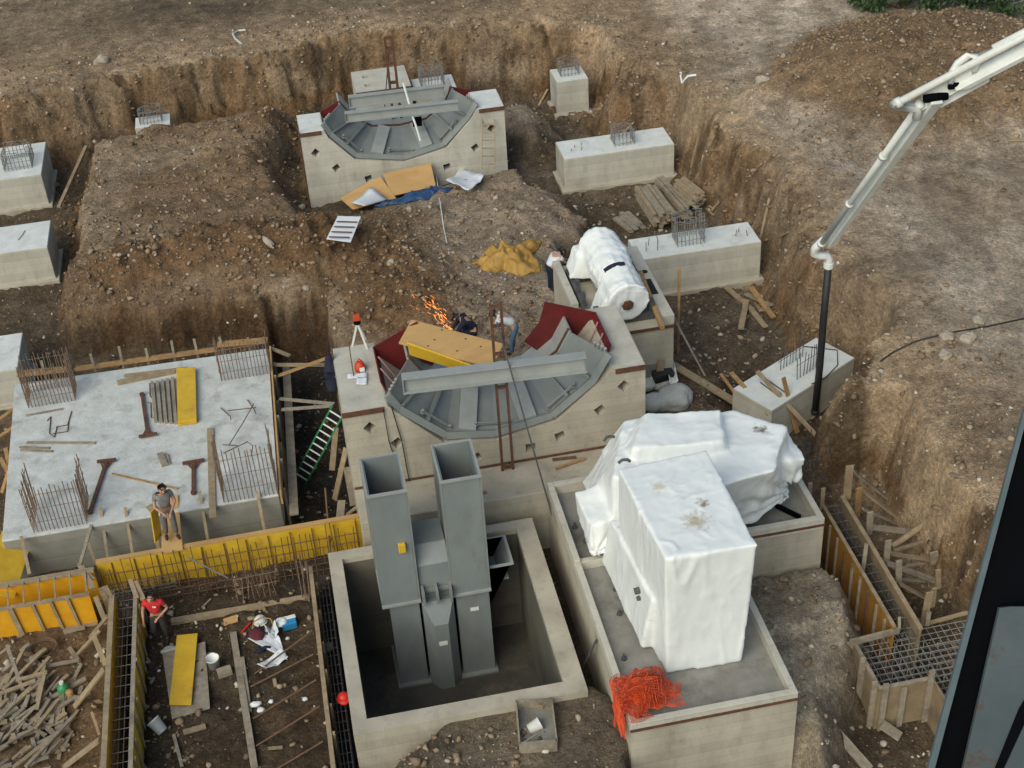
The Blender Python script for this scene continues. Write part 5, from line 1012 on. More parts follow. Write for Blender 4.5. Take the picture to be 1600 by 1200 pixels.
MB().box(XL, XL+.05, YF+.05, YB2, -.5, .75).build('side_board', M['oldply'], sf); MB().box(XL, XR, YF, YF+.048, -.5, .75).build('front_board', M['oldply'], sf); MB().box(XR, XR+.05, YF-1.3, YF+.05, -.5, .75).build('side_board', M['oldply'], sf)
MB().box(XL-.02, XR+.02, YF-.02, YF+.06, .752, .79).build('top_rail', M['timberg'], sf); MB().box(XL-.02, XL+.06, YF+.061, YB2, .752, .79).build('top_rail', M['timberg'], sf)
MB().beam((XL-.35, YB2, .62), (XL+.2, YB2, .62), .05, .3).build('corner_board', M['timberg'], sf)
a, b = cr(285, 765, .85), cr(455, 722, .85); MB().beam(a, b, .06, .16).build('back_board', M['timberg'], sf); c = cr(455, 680, .95); MB().beam(b, c, .06, .16).build('back_board', M['timberg'], sf)
for (x, y, h) in ((XL-.06, YF+.75, .95), (XL-.06, YF+.1, .9), (XL+.12, YF-.06, .95), (XR-.06, YF-.06, 1.1), (XL+.55, YF-.05, .7)): MB().beam((x, y, -.5), (x, y, h), .12, .05, (0, 1, 0)).build('stud', M['timberg'], sf)
MB().beam((XL+.1, YF-.15, -.2), (XL+.4, YF-.45, -.35), .25, .04).build('loose_board', M['timberg'], sf)
mb = MB(); rm = random.Random(3)
for z in (-.2, .45):
    x = XL+.12
    while x < XR+1.6: mb.tube((x, YF+.1, z), (x+.03, YB2+.3, z), .012, 4); x += .17
    y = YF+.1
    while y < YB2+.35: mb.tube((XL+.1, y, z+.022), (XR+1.7, y+.03, z+.022), .012, 4); y += .17
for i in range(5):
    for j in range(5): mb.tube((XL+.2+i*.34, YF+.15+j*.34, -.45), (XL+.2+i*.34, YF+.15+j*.34, .6), .012, 4)
tag(mb.build('rebar_mesh', M['rebarg'], loc=((XL+XR)/2, YF+.5, 0)), 'dense rebar mesh lying inside the square timber form', 'rebar mesh')
# ------------------------------------------------------------------ people
def skinmesh(vs, es, name, m, parent, sub=1):
    me = bpy.data.meshes.new(name); me.from_pydata([v[0] for v in vs], es, []); o = bpy.data.objects.new(name, me); C.objects.link(o)
    o.modifiers.new('skin', 'SKIN').use_smooth_shade = True
    for i, v in enumerate(vs):
        r = v[1]; me.skin_vertices[0].data[i].radius = (r, r) if not isinstance(r, tuple) else r
    me.skin_vertices[0].data[0].use_root = True
    if sub: s = o.modifiers.new('sub', 'SUBSURF'); s.levels = s.render_levels = sub
    dg = bpy.context.evaluated_depsgraph_get(); m2 = bpy.data.meshes.new_from_object(o.evaluated_get(dg)); o.modifiers.clear()
    o.data = m2; bpy.data.meshes.remove(me); m2.name = name; m2.materials.clear(); m2.materials.append(m); m2.shade_smooth(); o.parent = parent; return o
def person(label, loc, heading, J, shirt, trousers, hair='hair', sleeves=.55, scale=.95, hat=None, group=None):
    """J: joints in metres, x = the person's right, y = the way they face, z up"""
    D = dict(pelvis=(0, 0, .95), belly=(0, .01, 1.10), chest=(0, .01, 1.30), neck=(0, .0, 1.47), head=(0, .03, 1.60), crown=(0, .02, 1.68),
             shR=(.19, 0, 1.42), shL=(-.19, 0, 1.42), elR=(.25, -.02, 1.13), elL=(-.25, -.02, 1.13), wrR=(.25, .12, .90), wrL=(-.25, .12, .90),
             hiR=(.10, 0, .92), hiL=(-.10, 0, .92), knR=(.11, .03, .50), knL=(-.11, .03, .50), anR=(.11, 0, .09), anL=(-.11, 0, .09), toR=(.13, .17, .03), toL=(-.13, .17, .03))
    D.update(J); D = {k: V3(v) for k, v in D.items()}
    t = thing('person', label, 'person', loc, group); t.rotation_euler = (0, 0, heading); t.scale = (scale,)*3
    v = []; e = []; ix = {}
    def add(k, p, r, par=None):
        ix[k] = len(v); v.append((tuple(p), r))
        if par is not None: e.append((ix[par], ix[k]))
    add('pelvis', D['pelvis'], .13); add('belly', D['belly'], .12, 'pelvis'); add('chest', D['chest'], .13, 'belly'); add('neck', D['neck'], .055, 'chest')
    hd = D['head']; add('jaw', D['neck'].lerp(hd, .55)+V3((0, .01, 0)), .062, 'neck'); add('head', hd, .088, 'jaw'); add('crown', D['crown'], .066, 'head')
    fw = (D['head']-D['neck']); fw = V3((0, 1, 0)) if abs(fw.y) < .12 else V3((0, .75, -.6)); 
    add('nose', hd+fw*.108+V3((0, 0, -.02)), .015, 'head')
    for s, sx in (('R', 1), ('L', -1)):
        add('ear'+s, hd+V3((sx*.098, -.01, 0)), .018, 'head')
        add('sh'+s, D['sh'+s], .062, 'chest'); add('el'+s, D['el'+s], .043, 'sh'+s); add('wr'+s, D['wr'+s], .027, 'el'+s)
        d = (D['wr'+s]-D['el'+s]).normalized(); sd = d.cross(V3((0, 0, 1))); sd = sd.normalized() if sd.length > .1 else V3((1, 0, 0)); dn = d.cross(sd).normalized()
        pm = D['wr'+s]+d*.07; add('pm'+s, pm, (.036, .018), 'wr'+s)
        for k in range(4):
            ln = (.055, .066, .06, .046)[k]; b = pm+sd*(.027-.018*k)+d*.028; add('f%d%s' % (k, s), b, .0095, 'pm'+s)
            add('g%d%s' % (k, s), b+d*ln*.6+dn*.012, .009, 'f%d%s' % (k, s)); add('h%d%s' % (k, s), b+d*ln+dn*.035, .0078, 'g%d%s' % (k, s))
        add('t1'+s, pm+sd*.042-d*.02, .011, 'pm'+s); add('t2'+s, pm+sd*.062+d*.02+dn*.012, .0095, 't1'+s)
        add('hi'+s, D['hi'+s], .088, 'pelvis'); add('kn'+s, D['kn'+s], .058, 'hi'+s); add('an'+s, D['an'+s], .038, 'kn'+s); add('to'+s, D['to'+s], .032, 'an'+s)
    skinmesh(v, e, 'body', M['skin'], t)
    def sub_(keys, edges, m, name):
        idx = {k: i for i, k in enumerate(keys)}; return skinmesh([(tuple(p), r) for p, r in keys.values()], [(idx[a], idx[b]) for a, b in edges], name, m, t)
    K = dict(b0=(D['pelvis'].lerp(D['belly'], .3), .148), belly=(D['belly'], .145), chest=(D['chest'], .155), nk=(D['chest'].lerp(D['neck'], .72), .085)); E = [('b0', 'belly'), ('belly', 'chest'), ('chest', 'nk')]
    for s in 'RL':
        K['sh'+s] = (D['sh'+s], .082); K['e1'+s] = (D['sh'+s].lerp(D['el'+s], min(sleeves, 1)), .063); E += [('chest', 'sh'+s), ('sh'+s, 'e1'+s)]
        if sleeves > 1: K['w1'+s] = (D['el'+s].lerp(D['wr'+s], .9), .045); E.append(('e1'+s, 'w1'+s))
    sub_(K, E, M[shirt], 'shirt')
    K = dict(p=(D['pelvis'], .150), w=(D['pelvis'].lerp(D['belly'], .45), .140)); E = [('p', 'w')]
    for s in 'RL':
        K['hi'+s] = (D['hi'+s]+V3((0, 0, -.03)), .108); K['kn'+s] = (D['kn'+s], .080); K['an'+s] = (D['an'+s]+V3((0, 0, .02)), .066); E += [('p', 'hi'+s), ('hi'+s, 'kn'+s), ('kn'+s, 'an'+s)]
    sub_(K, E, M[trousers], 'trousers')
    for s in 'RL':
        a, b = D['an'+s], D['to'+s]; back = a+(a-b).normalized()*.06; back.z = b.z
        skinmesh([(tuple(a+V3((0, 0, -.01))), .055), (tuple(a.lerp(b, .4)), .052), (tuple(b+V3((0, .02, 0))), .042)], [(0, 1), (1, 2)], 'boot', M['boot'], t)
    up = (D['crown']-D['neck']).normalized()
    if hat: 
        mb = MB().lathe((0, 0, 0), [(.13, 0), (.125, .02), (.115, .08), (.08, .13), (.02, .15)], 14); o = mb.build('hard_hat', M[hat]); o.parent = t; o.location = hd+up*.02; o.rotation_euler = up.to_track_quat('Z', 'Y').to_euler()
    else:
        c = hd+up*.03-fw*.022; c = c-fw*.02; skinmesh([(tuple(c), .090), (tuple(c+up*.04), .078), (tuple(c-fw*.04-up*.05), .066)], [(0, 1), (0, 2)], 'hair', M[hair], t)
    for sx in (-1, 1):
        m_ = MB(); m_.lathe((0, 0, 0), [(.004, -.012), (.012, 0), (.004, .012)], 8); o = m_.build('eye', M['hair']); o.parent = t; o.location = hd+V3((sx*.035, 0, .012))+fw*.083
    return t
# bearded board carrier on the plank ramp
rp = [at(253, 866, 1.05), at(286, 860, 1.05), at(278, 774, SZ+.04), at(252, 778, SZ+.04)]
tag(MB().ext(rp, (0, 0, .035)).build('ramp_board', M['ply'], loc=rp[0], fixn=True), 'wide plywood board bridging from slab to yellow formwork, under the man', 'board')
mp = at(270, 838, 1.22); 
person('person in grey shirt and grey trousers standing on the plywood ramp holding a yellow board', mp, math.radians(195), dict(head=(-.02, .12, 1.60), crown=(-.02, .11, 1.68), neck=(0, .06, 1.48), chest=(0, .04, 1.31), elR=(.27, .10, 1.16), wrR=(.14, .33, 1.08), elL=(-.26, .06, 1.14), wrL=(-.06, .34, 1.02), knR=(.12, .04, .50), knL=(-.10, .06, .5), anR=(.14, -.05, .09), anL=(-.10, .06, .09), toR=(.17, .1, .03), toL=(-.13, .22, .03)), 'shirtg', 'trg', scale=.95)
p = at(246, 806, 1.75); plank(at(240, 795, 2.05), at(247, 842, 1.1), 'yellow board held upright by the grey-shirted man', .30, .03, 'yellow', 'panel', 'formwork_sheet', up=(1, -.55, 0))
plank(at(243, 838, 1.0), at(249, 862, .7), 'small upright batten under the yellow board held by the man', .09, .05, 'timber')
plank(at(233, 790, SZ+.05), at(244, 800, SZ+.05), 'small pale board end on the slab beside the grey-shirted man', .2, .03, 'timber')
rpz = on(256, 1003); person('person in red T-shirt and dark trousers standing beside the narrow wall form', V3((at(256, 1000, rpz.z).x, at(256, 1000, rpz.z).y, rpz.z)), math.radians(168), dict(head=(0, .14, 1.59), crown=(0, .14, 1.67), neck=(0, .07, 1.47), chest=(0, .05, 1.30), shR=(.2, .05, 1.41), shL=(-.2, .05, 1.41), elR=(.30, .08, 1.12), wrR=(.28, .25, .92), elL=(-.32, .0, 1.14), wrL=(-.12, .22, 1.02), knR=(.13, .18, .52), anR=(.14, .02, .12), toR=(.15, .2, .06)), 'shirtr', 'trd', scale=.92)
_rp = [o for o in bpy.data.objects if o.get('label', '').startswith('person in red')][0]; _o = MB().obox((0, 0, 0), (.045, 0, 0), (0, .004, 0), (0, .0, .022)).build('chest_print', M['white']); _o.parent = _rp; _o.location = (-.07, .205, 1.36)
wpz = at(801, 552, 2.3); person('person in white shirt and blue overalls bending forward behind the near steel casing', wpz, math.radians(72), dict(pelvis=(0, -.12, .93), belly=(0, .0, 1.06), chest=(0, .20, 1.21), neck=(0, .38, 1.29), head=(0, .50, 1.30), crown=(0, .57, 1.32), shR=(.19, .30, 1.24), shL=(-.19, .30, 1.24), elR=(.22, .42, .98), elL=(-.22, .42, .98), wrR=(.16, .55, .75), wrL=(-.16, .55, .75), hiR=(.1, -.12, .9), hiL=(-.1, -.12, .9), knR=(.13, -.02, .5), knL=(-.13, -.02, .5)), 'shirtw', 'denim', scale=.95)
cpz = at(738, 535, 2.45); person('person in dark navy clothes crouching behind the near steel casing, grinding', cpz, math.radians(80), dict(pelvis=(0, -.12, .42), belly=(0, -.02, .56), chest=(0, .14, .72), neck=(0, .30, .82), head=(0, .42, .85), crown=(0, .48, .88), shR=(.19, .20, .76), shL=(-.19, .20, .76), elR=(.25, .38, .52), elL=(-.25, .38, .52), wrR=(.12, .55, .38), wrL=(-.12, .55, .38), hiR=(.11, -.1, .40), hiL=(-.11, -.1, .40), knR=(.2, .28, .48), knL=(-.2, .28, .48), anR=(.18, .02, .09), anL=(-.18, .02, .09), toR=(.2, .18, .03), toL=(-.2, .18, .03)), 'navy', 'navy', sleeves=1.2, scale=.98)
bpz = at(862, 458, 1.55); person('person in white shirt and dark trousers bending behind the wrapped cylinder', bpz, math.radians(-70), dict(pelvis=(0, -.1, .92), belly=(0, .02, 1.06), chest=(0, .18, 1.22), neck=(0, .33, 1.32), head=(0, .44, 1.36), crown=(0, .50, 1.40), shR=(.19, .26, 1.26), shL=(-.19, .26, 1.26), elR=(.23, .42, 1.05), elL=(-.23, .42, 1.05), wrR=(.15, .58, .98), wrL=(-.15, .58, .98)), 'shirtw', 'navy', scale=.95)
# sparks
mb = MB(); rs = random.Random(5); s0_ = at(707, 522, 3.0)
for i in range(80):
    f = rs.random()**.8; p = at(707-42*f+rs.gauss(0, 2+9*f), 520-54*f+rs.gauss(0, 2+5*f), 2.9-.5*f+rs.gauss(0, .06)); r = rs.uniform(.002, .006)*(1.1-.5*f)
    mb.tube(p, p+V3((-rs.uniform(.02, .10), rs.uniform(.02, .09), rs.uniform(.0, .08))), r, 4)
ms = bpy.data.materials.new('glowing_sparks'); ms.use_nodes = True; b = ms.node_tree.nodes['Principled BSDF']; b.inputs['Emission Color'].default_value = (1, .28, .04, 1); b.inputs['Emission Strength'].default_value = 2.5; b.inputs['Base Color'].default_value = (.8, .2, .05, 1)
tag(mb.build('sparks', ms, loc=s0_), kind='stuff')
# ------------------------------------------------------------------ panels over the near casing
q = [at(643, 499, 4.9), at(787, 537, 4.9), at(769, 573, 4.75), at(623, 535, 4.75)]
o = tag(MB().ext(q, (0, 0, -.05)).build('plywood_sheet', M['ply'], loc=q[0], fixn=True, bevel=.006), 'knotty plywood panel lying over the left part of the near steel casing', 'panel')
for i, (u, w_) in enumerate(((.35, .1), (.33, .55), (.62, .2), (.6, .75), (.8, .35), (.3, .85))):
    p = q[0].lerp(q[1], u).lerp(q[3].lerp(q[2], u), w_); k = MB().lathe((p.x-.0, p.y, p.z+.003), [(.03, 0), (.03, .003)], 8).build('knot_hole', M['rust'], o)
q = [at(636, 537, 4.85), at(753, 578, 4.62), at(748, 588, 4.3), at(640, 555, 4.4)]
tag(MB().ext(q, V3((.0, .05, .02))).build('formwork_sheet', M['yellow'], loc=q[0], fixn=True), 'yellow panel standing under the knotty plywood on the near casing', 'panel')
# masts
def mast(base, h, wd, l, brace, tk=.06):
    t = thing('steel_mast', l, 'mast', base); b = V3(base)
    for s in (-1, 1): MB().beam(b+V3((s*wd/2, 0, 0)), b+V3((s*wd/2*.9, .05, h)), tk, tk).build('rail', M['rustbeam'], t)
    for f in (.02, .52, .72, .88, .99): MB().beam(b+V3((-wd/2+.026, .05*f, h*f)), b+V3((wd/2-.026, .05*f, h*f)), tk, tk).build('rung', M['rustbeam'], t)
    MB().tube(b+V3((brace[0], brace[1], brace[2])), b+V3((.0, .05, h*.9)), .022, 6).build('stay_rod', M['rebard'], t)
    return t
mast((4.08, 26.9, 1.91), 4.75, .26, 'tall rusty steel mast of two rails standing in front of the near steel casing', (.75, -1.55, -.35))
mast((4.09, 47.2, 1.6), 3.5, .28, 'rusty steel mast of two rails standing behind the far steel casing', (-.45, .1, .6), .085)
MB_ = MB(); p = at(772, 592, 4.55); tag(MB().obox(p+V3((0, .1, 0)), (.2, 0, 0), (0, .06, 0), (0, 0, .12)).build('black_plate', M['colblack'], loc=p), 'black steel block clamped to the steel beam behind the tall rusty mast', 'block')
p = at(652, 190, 2.5); tag(MB().obox(p, (.16, 0, 0), (0, .05, 0), (0, 0, .16)).build('black_plate', M['colblack'], loc=p), 'black steel block in the middle of the far steel casing', 'block')
# ropes
tag(MB().path([atY(630, 130, 45.9), atY(636, 150, 45.4), atY(644, 180, 44.9), atY(651, 200, 44.6), atY(657, 220, 44.4)], .035, 5).build('rope', M['white'], loc=atY(640, 160, 45)), 'pale rope hanging over the beams of the far steel casing', 'rope')
tag(MB().path([on(677, 258, .7), on(682, 280, .35), on(688, 320, .12), on(694, 360, .06), on(702, 398, .03)], .016, 5).build('rope', M['white'], loc=on(690, 330)), 'thin white rope running from the plywood down over the grey soil', 'rope')
tag(MB().path([at(605, 612, 3.95), atY(613, 640, 27.1), atY(628, 690, 27.1), atY(642, 765, 27.1)], .014, 5).build('cable', M['rubber'], loc=atY(613, 640, 27.1)), 'right of the two thin cables hanging down the near notched foundation', 'cable')
tag(MB().path([at(597, 612, 4.1), atY(599, 640, 27.1), atY(608, 690, 27.1), atY(618, 720, 27.1)], .014, 5).build('cable', M['rubber'], loc=atY(600, 640, 27.1)), 'left of the two thin cables hanging down the near notched foundation', 'cable')
# ------------------------------------------------------------------ sheets and tarps
def sheet(pts, l, m, nm, cat, n=14, curl=.05, seed=1, th=.012, z=None, dz=.06):
    q = [(on(*p[:2], dz) if z is None else at(*p[:2], z)) if len(p) == 2 else (lambda a, b: a if a.z > b.z else b)(at(*p), on(*p[:2], dz)) for p in pts]; bm = bmesh.new(); g = []
    for j in range(n+1):
        row = []
        for i in range(n+1):
            u, v = i/n, j/n; p = q[0].lerp(q[1], u).lerp(q[3].lerp(q[2], u), v); p = p+V3((0, 0, curl*((2*u-1)**2*.9+mn.fractal(V3((u*3+seed, v*3, seed)), 1, 2, 3)*.8)))
            row.append(bm.verts.new(p-q[0]))
        g.append(row)
    for j in range(n):
        for i in range(n): bm.faces.new((g[j][i], g[j][i+1], g[j+1][i+1], g[j+1][i]))
    me = bpy.data.meshes.new(nm); bm.to_mesh(me); bm.free()
    if curl > .005: me.shade_smooth()
    me.materials.append(M[m]); o = bpy.data.objects.new(nm, me); C.objects.link(o); o.location = q[0]
    s = o.modifiers.new('s', 'SOLIDIFY'); s.thickness = th; return tag(o, l, cat)
sheet([(531, 310, .75), (594, 276, 1.1), (619, 310, .85), (553, 340, .5)], 'square plywood sheet at the foot of the far notched foundation', 'ply', 'plywood_sheet', 'sheet', 1, 0, 2, .02, dz=.3)
sheet([(598, 272, 1.15), (673, 255, 1.3), (681, 291, .95), (613, 307, .85)], 'browner plywood sheet leaning on the foot of the far notched foundation', 'ply', 'plywood_sheet', 'sheet', 1, 0, 3, .02, dz=.3)
sheet([(548, 318, .80), (580, 293, 1.06), (606, 312, .96), (570, 338, .70)], 'whitish cardboard box lid lying on the square plywood sheet', 'paper', 'cardboard', 'cardboard', 6, .03, 4, dz=.36)
_zl = .9
for _ in range(6): _zl = max(_zl, max(gz(at(x, y, _zl).x, at(x, y, _zl).y) for x in (512, 524, 537, 549, 562) for y in (338, 348, 358, 368, 378))+.10)
sheet([(528, 338, _zl+.05), (564, 339, _zl+.05), (548, 379, _zl), (510, 374, _zl)], 'white crate lid lying on the soil left of the plywood', 'paper', 'crate_lid', 'crate lid', 4, .004, 5, dz=.05)
for i in range(4):
    plank(at(526-4*i, 346+8*i, _zl+.09), at(558-4*i, 347+8*i, _zl+.09), 'dark lath across the white crate lid', .05, .02, 'rust', group='laths on the white crate lid')
sheet([(698, 297), (722, 277), (757, 290), (733, 313)], 'curled white cardboard lying right of the plywood', 'paper', 'cardboard', 'cardboard', 8, .10, 6, dz=.28)
def heap(c, rx, ry, h, l, m, nm, cat, n=46, seed=0, fold=.5, nfold=9, rot=0, edge=.25):
    c = V3(c); bm = bmesh.new(); g = []
    for j in range(n+1):
        row = []
        for i in range(n+1):
            u, v = 2*i/n-1, 2*j/n-1; r = max(abs(u), abs(v)); ln = math.hypot(u, v) or 1; k = r/ln*(1+edge*mn.noise(V3((u/ln*1.7+seed, v/ln*1.7, seed))))
            x, y = u*k*rx, v*k*ry; rr = r
            f = mn.fractal(V3((x*1.6+seed*3, y*1.6, seed)), 1, 2, 3); w_ = 1-abs(mn.noise(V3((x*1.3+f*.8, y*1.3-f*.6, seed+4))))*2.6
            z = h*(1-rr**2.2)*(.45+.55*(.5+f))+fold*h*max(w_, -.2)*(1-rr**4)
            X = x*math.cos(rot)-y*math.sin(rot); Y = x*math.sin(rot)+y*math.cos(rot); row.append(bm.verts.new((X+.1*f, Y+.1*w_, gz(c.x+X, c.y+Y)-c.z+max(z, 0)+.02)))
        g.append(row)
    for j in range(n):
        for i in range(n): bm.faces.new((g[j][i], g[j][i+1], g[j+1][i+1], g[j+1][i]))
    me = bpy.data.meshes.new(nm); bm.to_mesh(me); bm.free(); me.shade_smooth(); me.materials.append(M[m]); o = bpy.data.objects.new(nm, me); C.objects.link(o); o.location = c
    s = o.modifiers.new('s', 'SOLIDIFY'); s.thickness = .01; return tag(o, l, cat)
heap(on(798, 408), 1.1, .8, .34, 'crumpled ochre tarpaulin heap lying on the grey soil', 'tarp', 'tarpaulin', 'tarpaulin', 60, 3, .62, 9, .2, .75)
heap(on(645, 312), 1.3, .3, .16, 'crumpled blue tarpaulin under the plywood at the far notched foundation', 'bluetarp', 'tarpaulin', 'tarpaulin', 36, 5, .5, 9, .18, .5)
heap(on(708, 283), .7, .55, .16, 'flat dark blue sheet between the plywood and the curled cardboard', 'bluetarp', 'tarpaulin', 'tarpaulin', 26, 8, .4)
for i, (px, py, r, l) in enumerate(((1028, 594, .38, 'plastic sack beside the pedestal, farthest of the pale sacks'), (1052, 622, .46, 'largest pale plastic sack beside the wrapped rear machine'), (1022, 628, .32, 'pale plastic sack squeezed against the notched foundation'), (1010, 600, .3, 'small pale plastic sack at the pedestal foot'))):
    c = at(px, py, .9); bm = bmesh.new(); bmesh.ops.create_icosphere(bm, subdivisions=4, radius=r)
    for v in bm.verts: v.co = V3((v.co.x*1.2, v.co.y*.95, v.co.z*.75)); v.co *= 1+.22*mn.fractal(v.co*2.2+V3((i*5, 0, 0)), 1, 2, 4)+.06*abs(mn.noise(v.co*7))
    me = bpy.data.meshes.new('plastic_sack'); bm.to_mesh(me); bm.free(); me.shade_smooth(); me.materials.append(M['plast']); o = bpy.data.objects.new('plastic_sack', me); C.objects.link(o); o.location = c; tag(o, l, 'sack')
MB_ = at(1034, 583, 1.2); tag(MB().obox(MB_, (.28, .05, 0), (-.04, .2, .05), (0, -.03, .14)).build('black_tub', M['rubber'], loc=MB_, bevel=.03), 'black plastic tub behind the pale sacks by the pedestal', 'tub')
# soil bank under the sacks
sheet([(1040, 562), (1052, 566), (1060, 600), (1046, 603)], 'scrap of white foil beside the black tub', 'white', 'foil', 'foil', 8, .12, 9, z=1.1)
plank(at(1052, 570, 1.0), at(1155, 632, .5), 'long pale board leaning from the pedestal towards the skewed footing', .24, .05, 'timber')
plank(at(1055, 500, 2.2), at(1112, 606, .2), 'wide grey shutter board leaning on the right side of the pedestal', .5, .05, 'timberg', up=(.9, 0, .5))
for (p, q, z0, z1, wd, m, l) in (((1183, 580), (1293, 700), 1.5, .3, .13, 'timber', 'longest board leaning across the skewed footing'), ((1142, 582), (1202, 648), 1.2, .9, .13, 'timbero', 'second board leaning on the left end of the skewed footing'), ((1126, 584), (1158, 628), .9, .7, .08, 'timbero', 'thin batten leftmost at the skewed footing'), ((1224, 590), (1246, 676), 1.6, .1, .13, 'timbero', 'short board standing against the skewed footing'), ((1278, 682), (1313, 660), .1, .15, .09, 'timberg', 'pale lath on the soil in front of the skewed footing'), ((1268, 654), (1334, 605), .1, .1, .06, 'timberg', 'lath lying along the foot of the skewed footing')):
    plank(at(*p, z0), at(*q, z1), l, wd, .04, m)
for i, (p, q, m) in enumerate((((1133, 450), (1163, 476), 'timber'), ((1165, 452), (1190, 490), 'timber'), ((1160, 475), (1196, 518), 'timber'), ((1166, 478), (1157, 523), 'timber'), ((1165, 470), (1204, 488), 'timberg'), ((1172, 462), (1208, 510), 'timbero'))):
    ground_plank(p, q, ['far left', 'upper', 'longest', 'left pointing', 'crosswise', 'brownest'][i]+' board of the loose pile on the floor in front of the long footing', .17, .05, m, .06+.05*i)
for i, (p, q) in enumerate((((1105, 315), (1116, 338)), ((1108, 325), (1136, 332)), ((1112, 335), (1124, 320)))): ground_plank(p, q, ['left', 'right', 'crossing'][i]+' stick of the three loose sticks right of the board stacks', .12, .04, 'timber', .05+.04*i)
for i, (p, q) in enumerate((((1185, 345), (1200, 352)), ((1130, 170), (1150, 178)), ((840, 132), (856, 142)), ((955, 213), (990, 213)), ((1080, 232), (1092, 243)), ((1098, 240), (1099, 250)), ((1040, 415), (1070, 408)), ((1221, 372), (1232, 365)))):
    ground_plank(p, q, ['stick right of the long footing beside the wrapped cylinder', 'stick at the foot of the right bank near the small cube footing', 'stick beside the small cube footing', 'stick at the edge of the gravel near the middle long footing', 'left stick right of the middle long footing', 'right stick right of the middle long footing', 'stick behind the wrapped cylinder', 'stick at the foot of the right bank'][i], .09, .04, 'timber')
# stacks of boards
def stack(p, q, wd, n, rows, l, grp, m):
    a, b = on(*p), on(*q); z = max(a.z, b.z); d = V3((b.x-a.x, b.y-a.y, 0)); L = d.length; d.normalize(); s = V3((d.y, -d.x, 0)); k = 0
    for r in range(rows):
        for i in range(n):
            off = s*((i+.5)/n-.5)*wd+V3((0, 0, z-a.z*0+.05+r*.062)); e = random.uniform(-.15, .15)
            A = V3((a.x, a.y, 0))+off+d*e+s*random.uniform(-.02, .02); B = V3((b.x, b.y, 0))+off+d*(e+random.uniform(-.1, .1))+s*random.uniform(-.04, .04)
            plank(A, B, l, wd/n*.86, .05, random.choice(m), group=grp)
stack((1008, 310), (1038, 358), .72, 5, 8, 'board in the broad grey board stack between the long footings', 'boards of the broad stack', ['timberg', 'timberg', 'timber'])
stack((1030, 296), (1072, 350), .36, 3, 8, 'board in the middle of the three board stacks between the long footings', 'boards of the middle stack', ['timberg', 'timber'])
stack((1062, 300), (1092, 345), .42, 3, 8, 'board in the tan board stack, rightmost between the long footings', 'boards of the right stack', ['timber', 'timber', 'timberg'])
stack((970, 340), (995, 360), .7, 4, 2, 'board in the low scattered stack behind the wrapped cylinder', 'boards of the low stack', ['timberg'])
ground_plank((95, 335), (138, 242), 'long thin timber leaning along the left side of the brown earth plateau', .12, .08, 'timber', .3)
# ------------------------------------------------------------------ debris heap lower left
rr_ = random.Random(11); cx_, cy_ = at(40, 1120, .1).x, at(40, 1120, .1).y
for i in range(150):
    px, py = rr_.gauss(45, 50), rr_.gauss(1120, 48)
    if px < -20 or px > 150-(py-1000)*.25 or py > 1215 or py < 1015: continue
    p = on(px, py, .03+rr_.random()*.22*max(0, 1-abs(px-40)/100)); a = rr_.gauss(.9, .7); L = rr_.choice((.25, .3, .4, .5, .8, 1.2)); dd = V3((math.cos(a), math.sin(a), rr_.uniform(-.12, .12)))*L/2
    plank(p-dd, p+dd, 'timber offcut lying in the debris heap in the lower left corner', rr_.uniform(.05, .12), rr_.uniform(.03, .07), rr_.choice(('timberg', 'timberg', 'timber')), 'offcut', 'timber_offcut', 'timber offcuts in the debris heap')
for i, (p, q) in enumerate((((15, 1020), (40, 1090)), ((42, 1025), (14, 1080)), ((70, 1030), (10, 1090)), ((82, 1038), (55, 1070)), ((0, 1097), (60, 1075)), ((120, 1130), (45, 1210)), ((75, 1060), (62, 1120)), ((95, 1105), (60, 1150)), ((30, 1075), (78, 1062)))):
    ground_plank(p, q, 'long batten lying on top of the debris heap in the lower left corner', .08, .05, rr_.choice(('timberg', 'timber')), .25, group='long battens on the debris heap')
p = on(102, 1085, .05); t = thing('plastic_canister', 'green plastic canister standing beside the timber debris heap', 'canister', p); MB().lathe(p, [(.12, 0), (.13, .05), (.13, .22), (.05, .3)], 12).build('canister_body', M['green'], t, True); MB().lathe(p+V3((0, 0, .3)), [(.05, 0), (.05, .06)], 10).build('cap', M['white'], t)
p = on(112, 1092, .05); tag(MB().lathe(p, [(.08, 0), (.085, .2), (.03, .24)], 10).build('tin', M['timbero'], loc=p), 'small orange-brown tin beside the green canister', 'tin')
p = on(70, 1015, .03); mb = MB()
for k in range(4): mb.path([p+V3((math.cos(a)*(.27+.01*k), math.sin(a)*(.27+.012*k), .02*k)) for a in np.linspace(0, 6.28, 25)], .012, 4)
tag(mb.build('wire_coil', M['rust'], loc=p), 'coil of rusty wire lying below the amber formwork', 'wire coil')
p = on(150, 1030, .06); tag(MB().path([p, p+V3((.1, .08, .03)), p+V3((.22, .1, .05))], .05, 6).build('grey_rag', M['plast'], loc=p), 'grey rag beside the braces of the narrow wall form', 'rag')
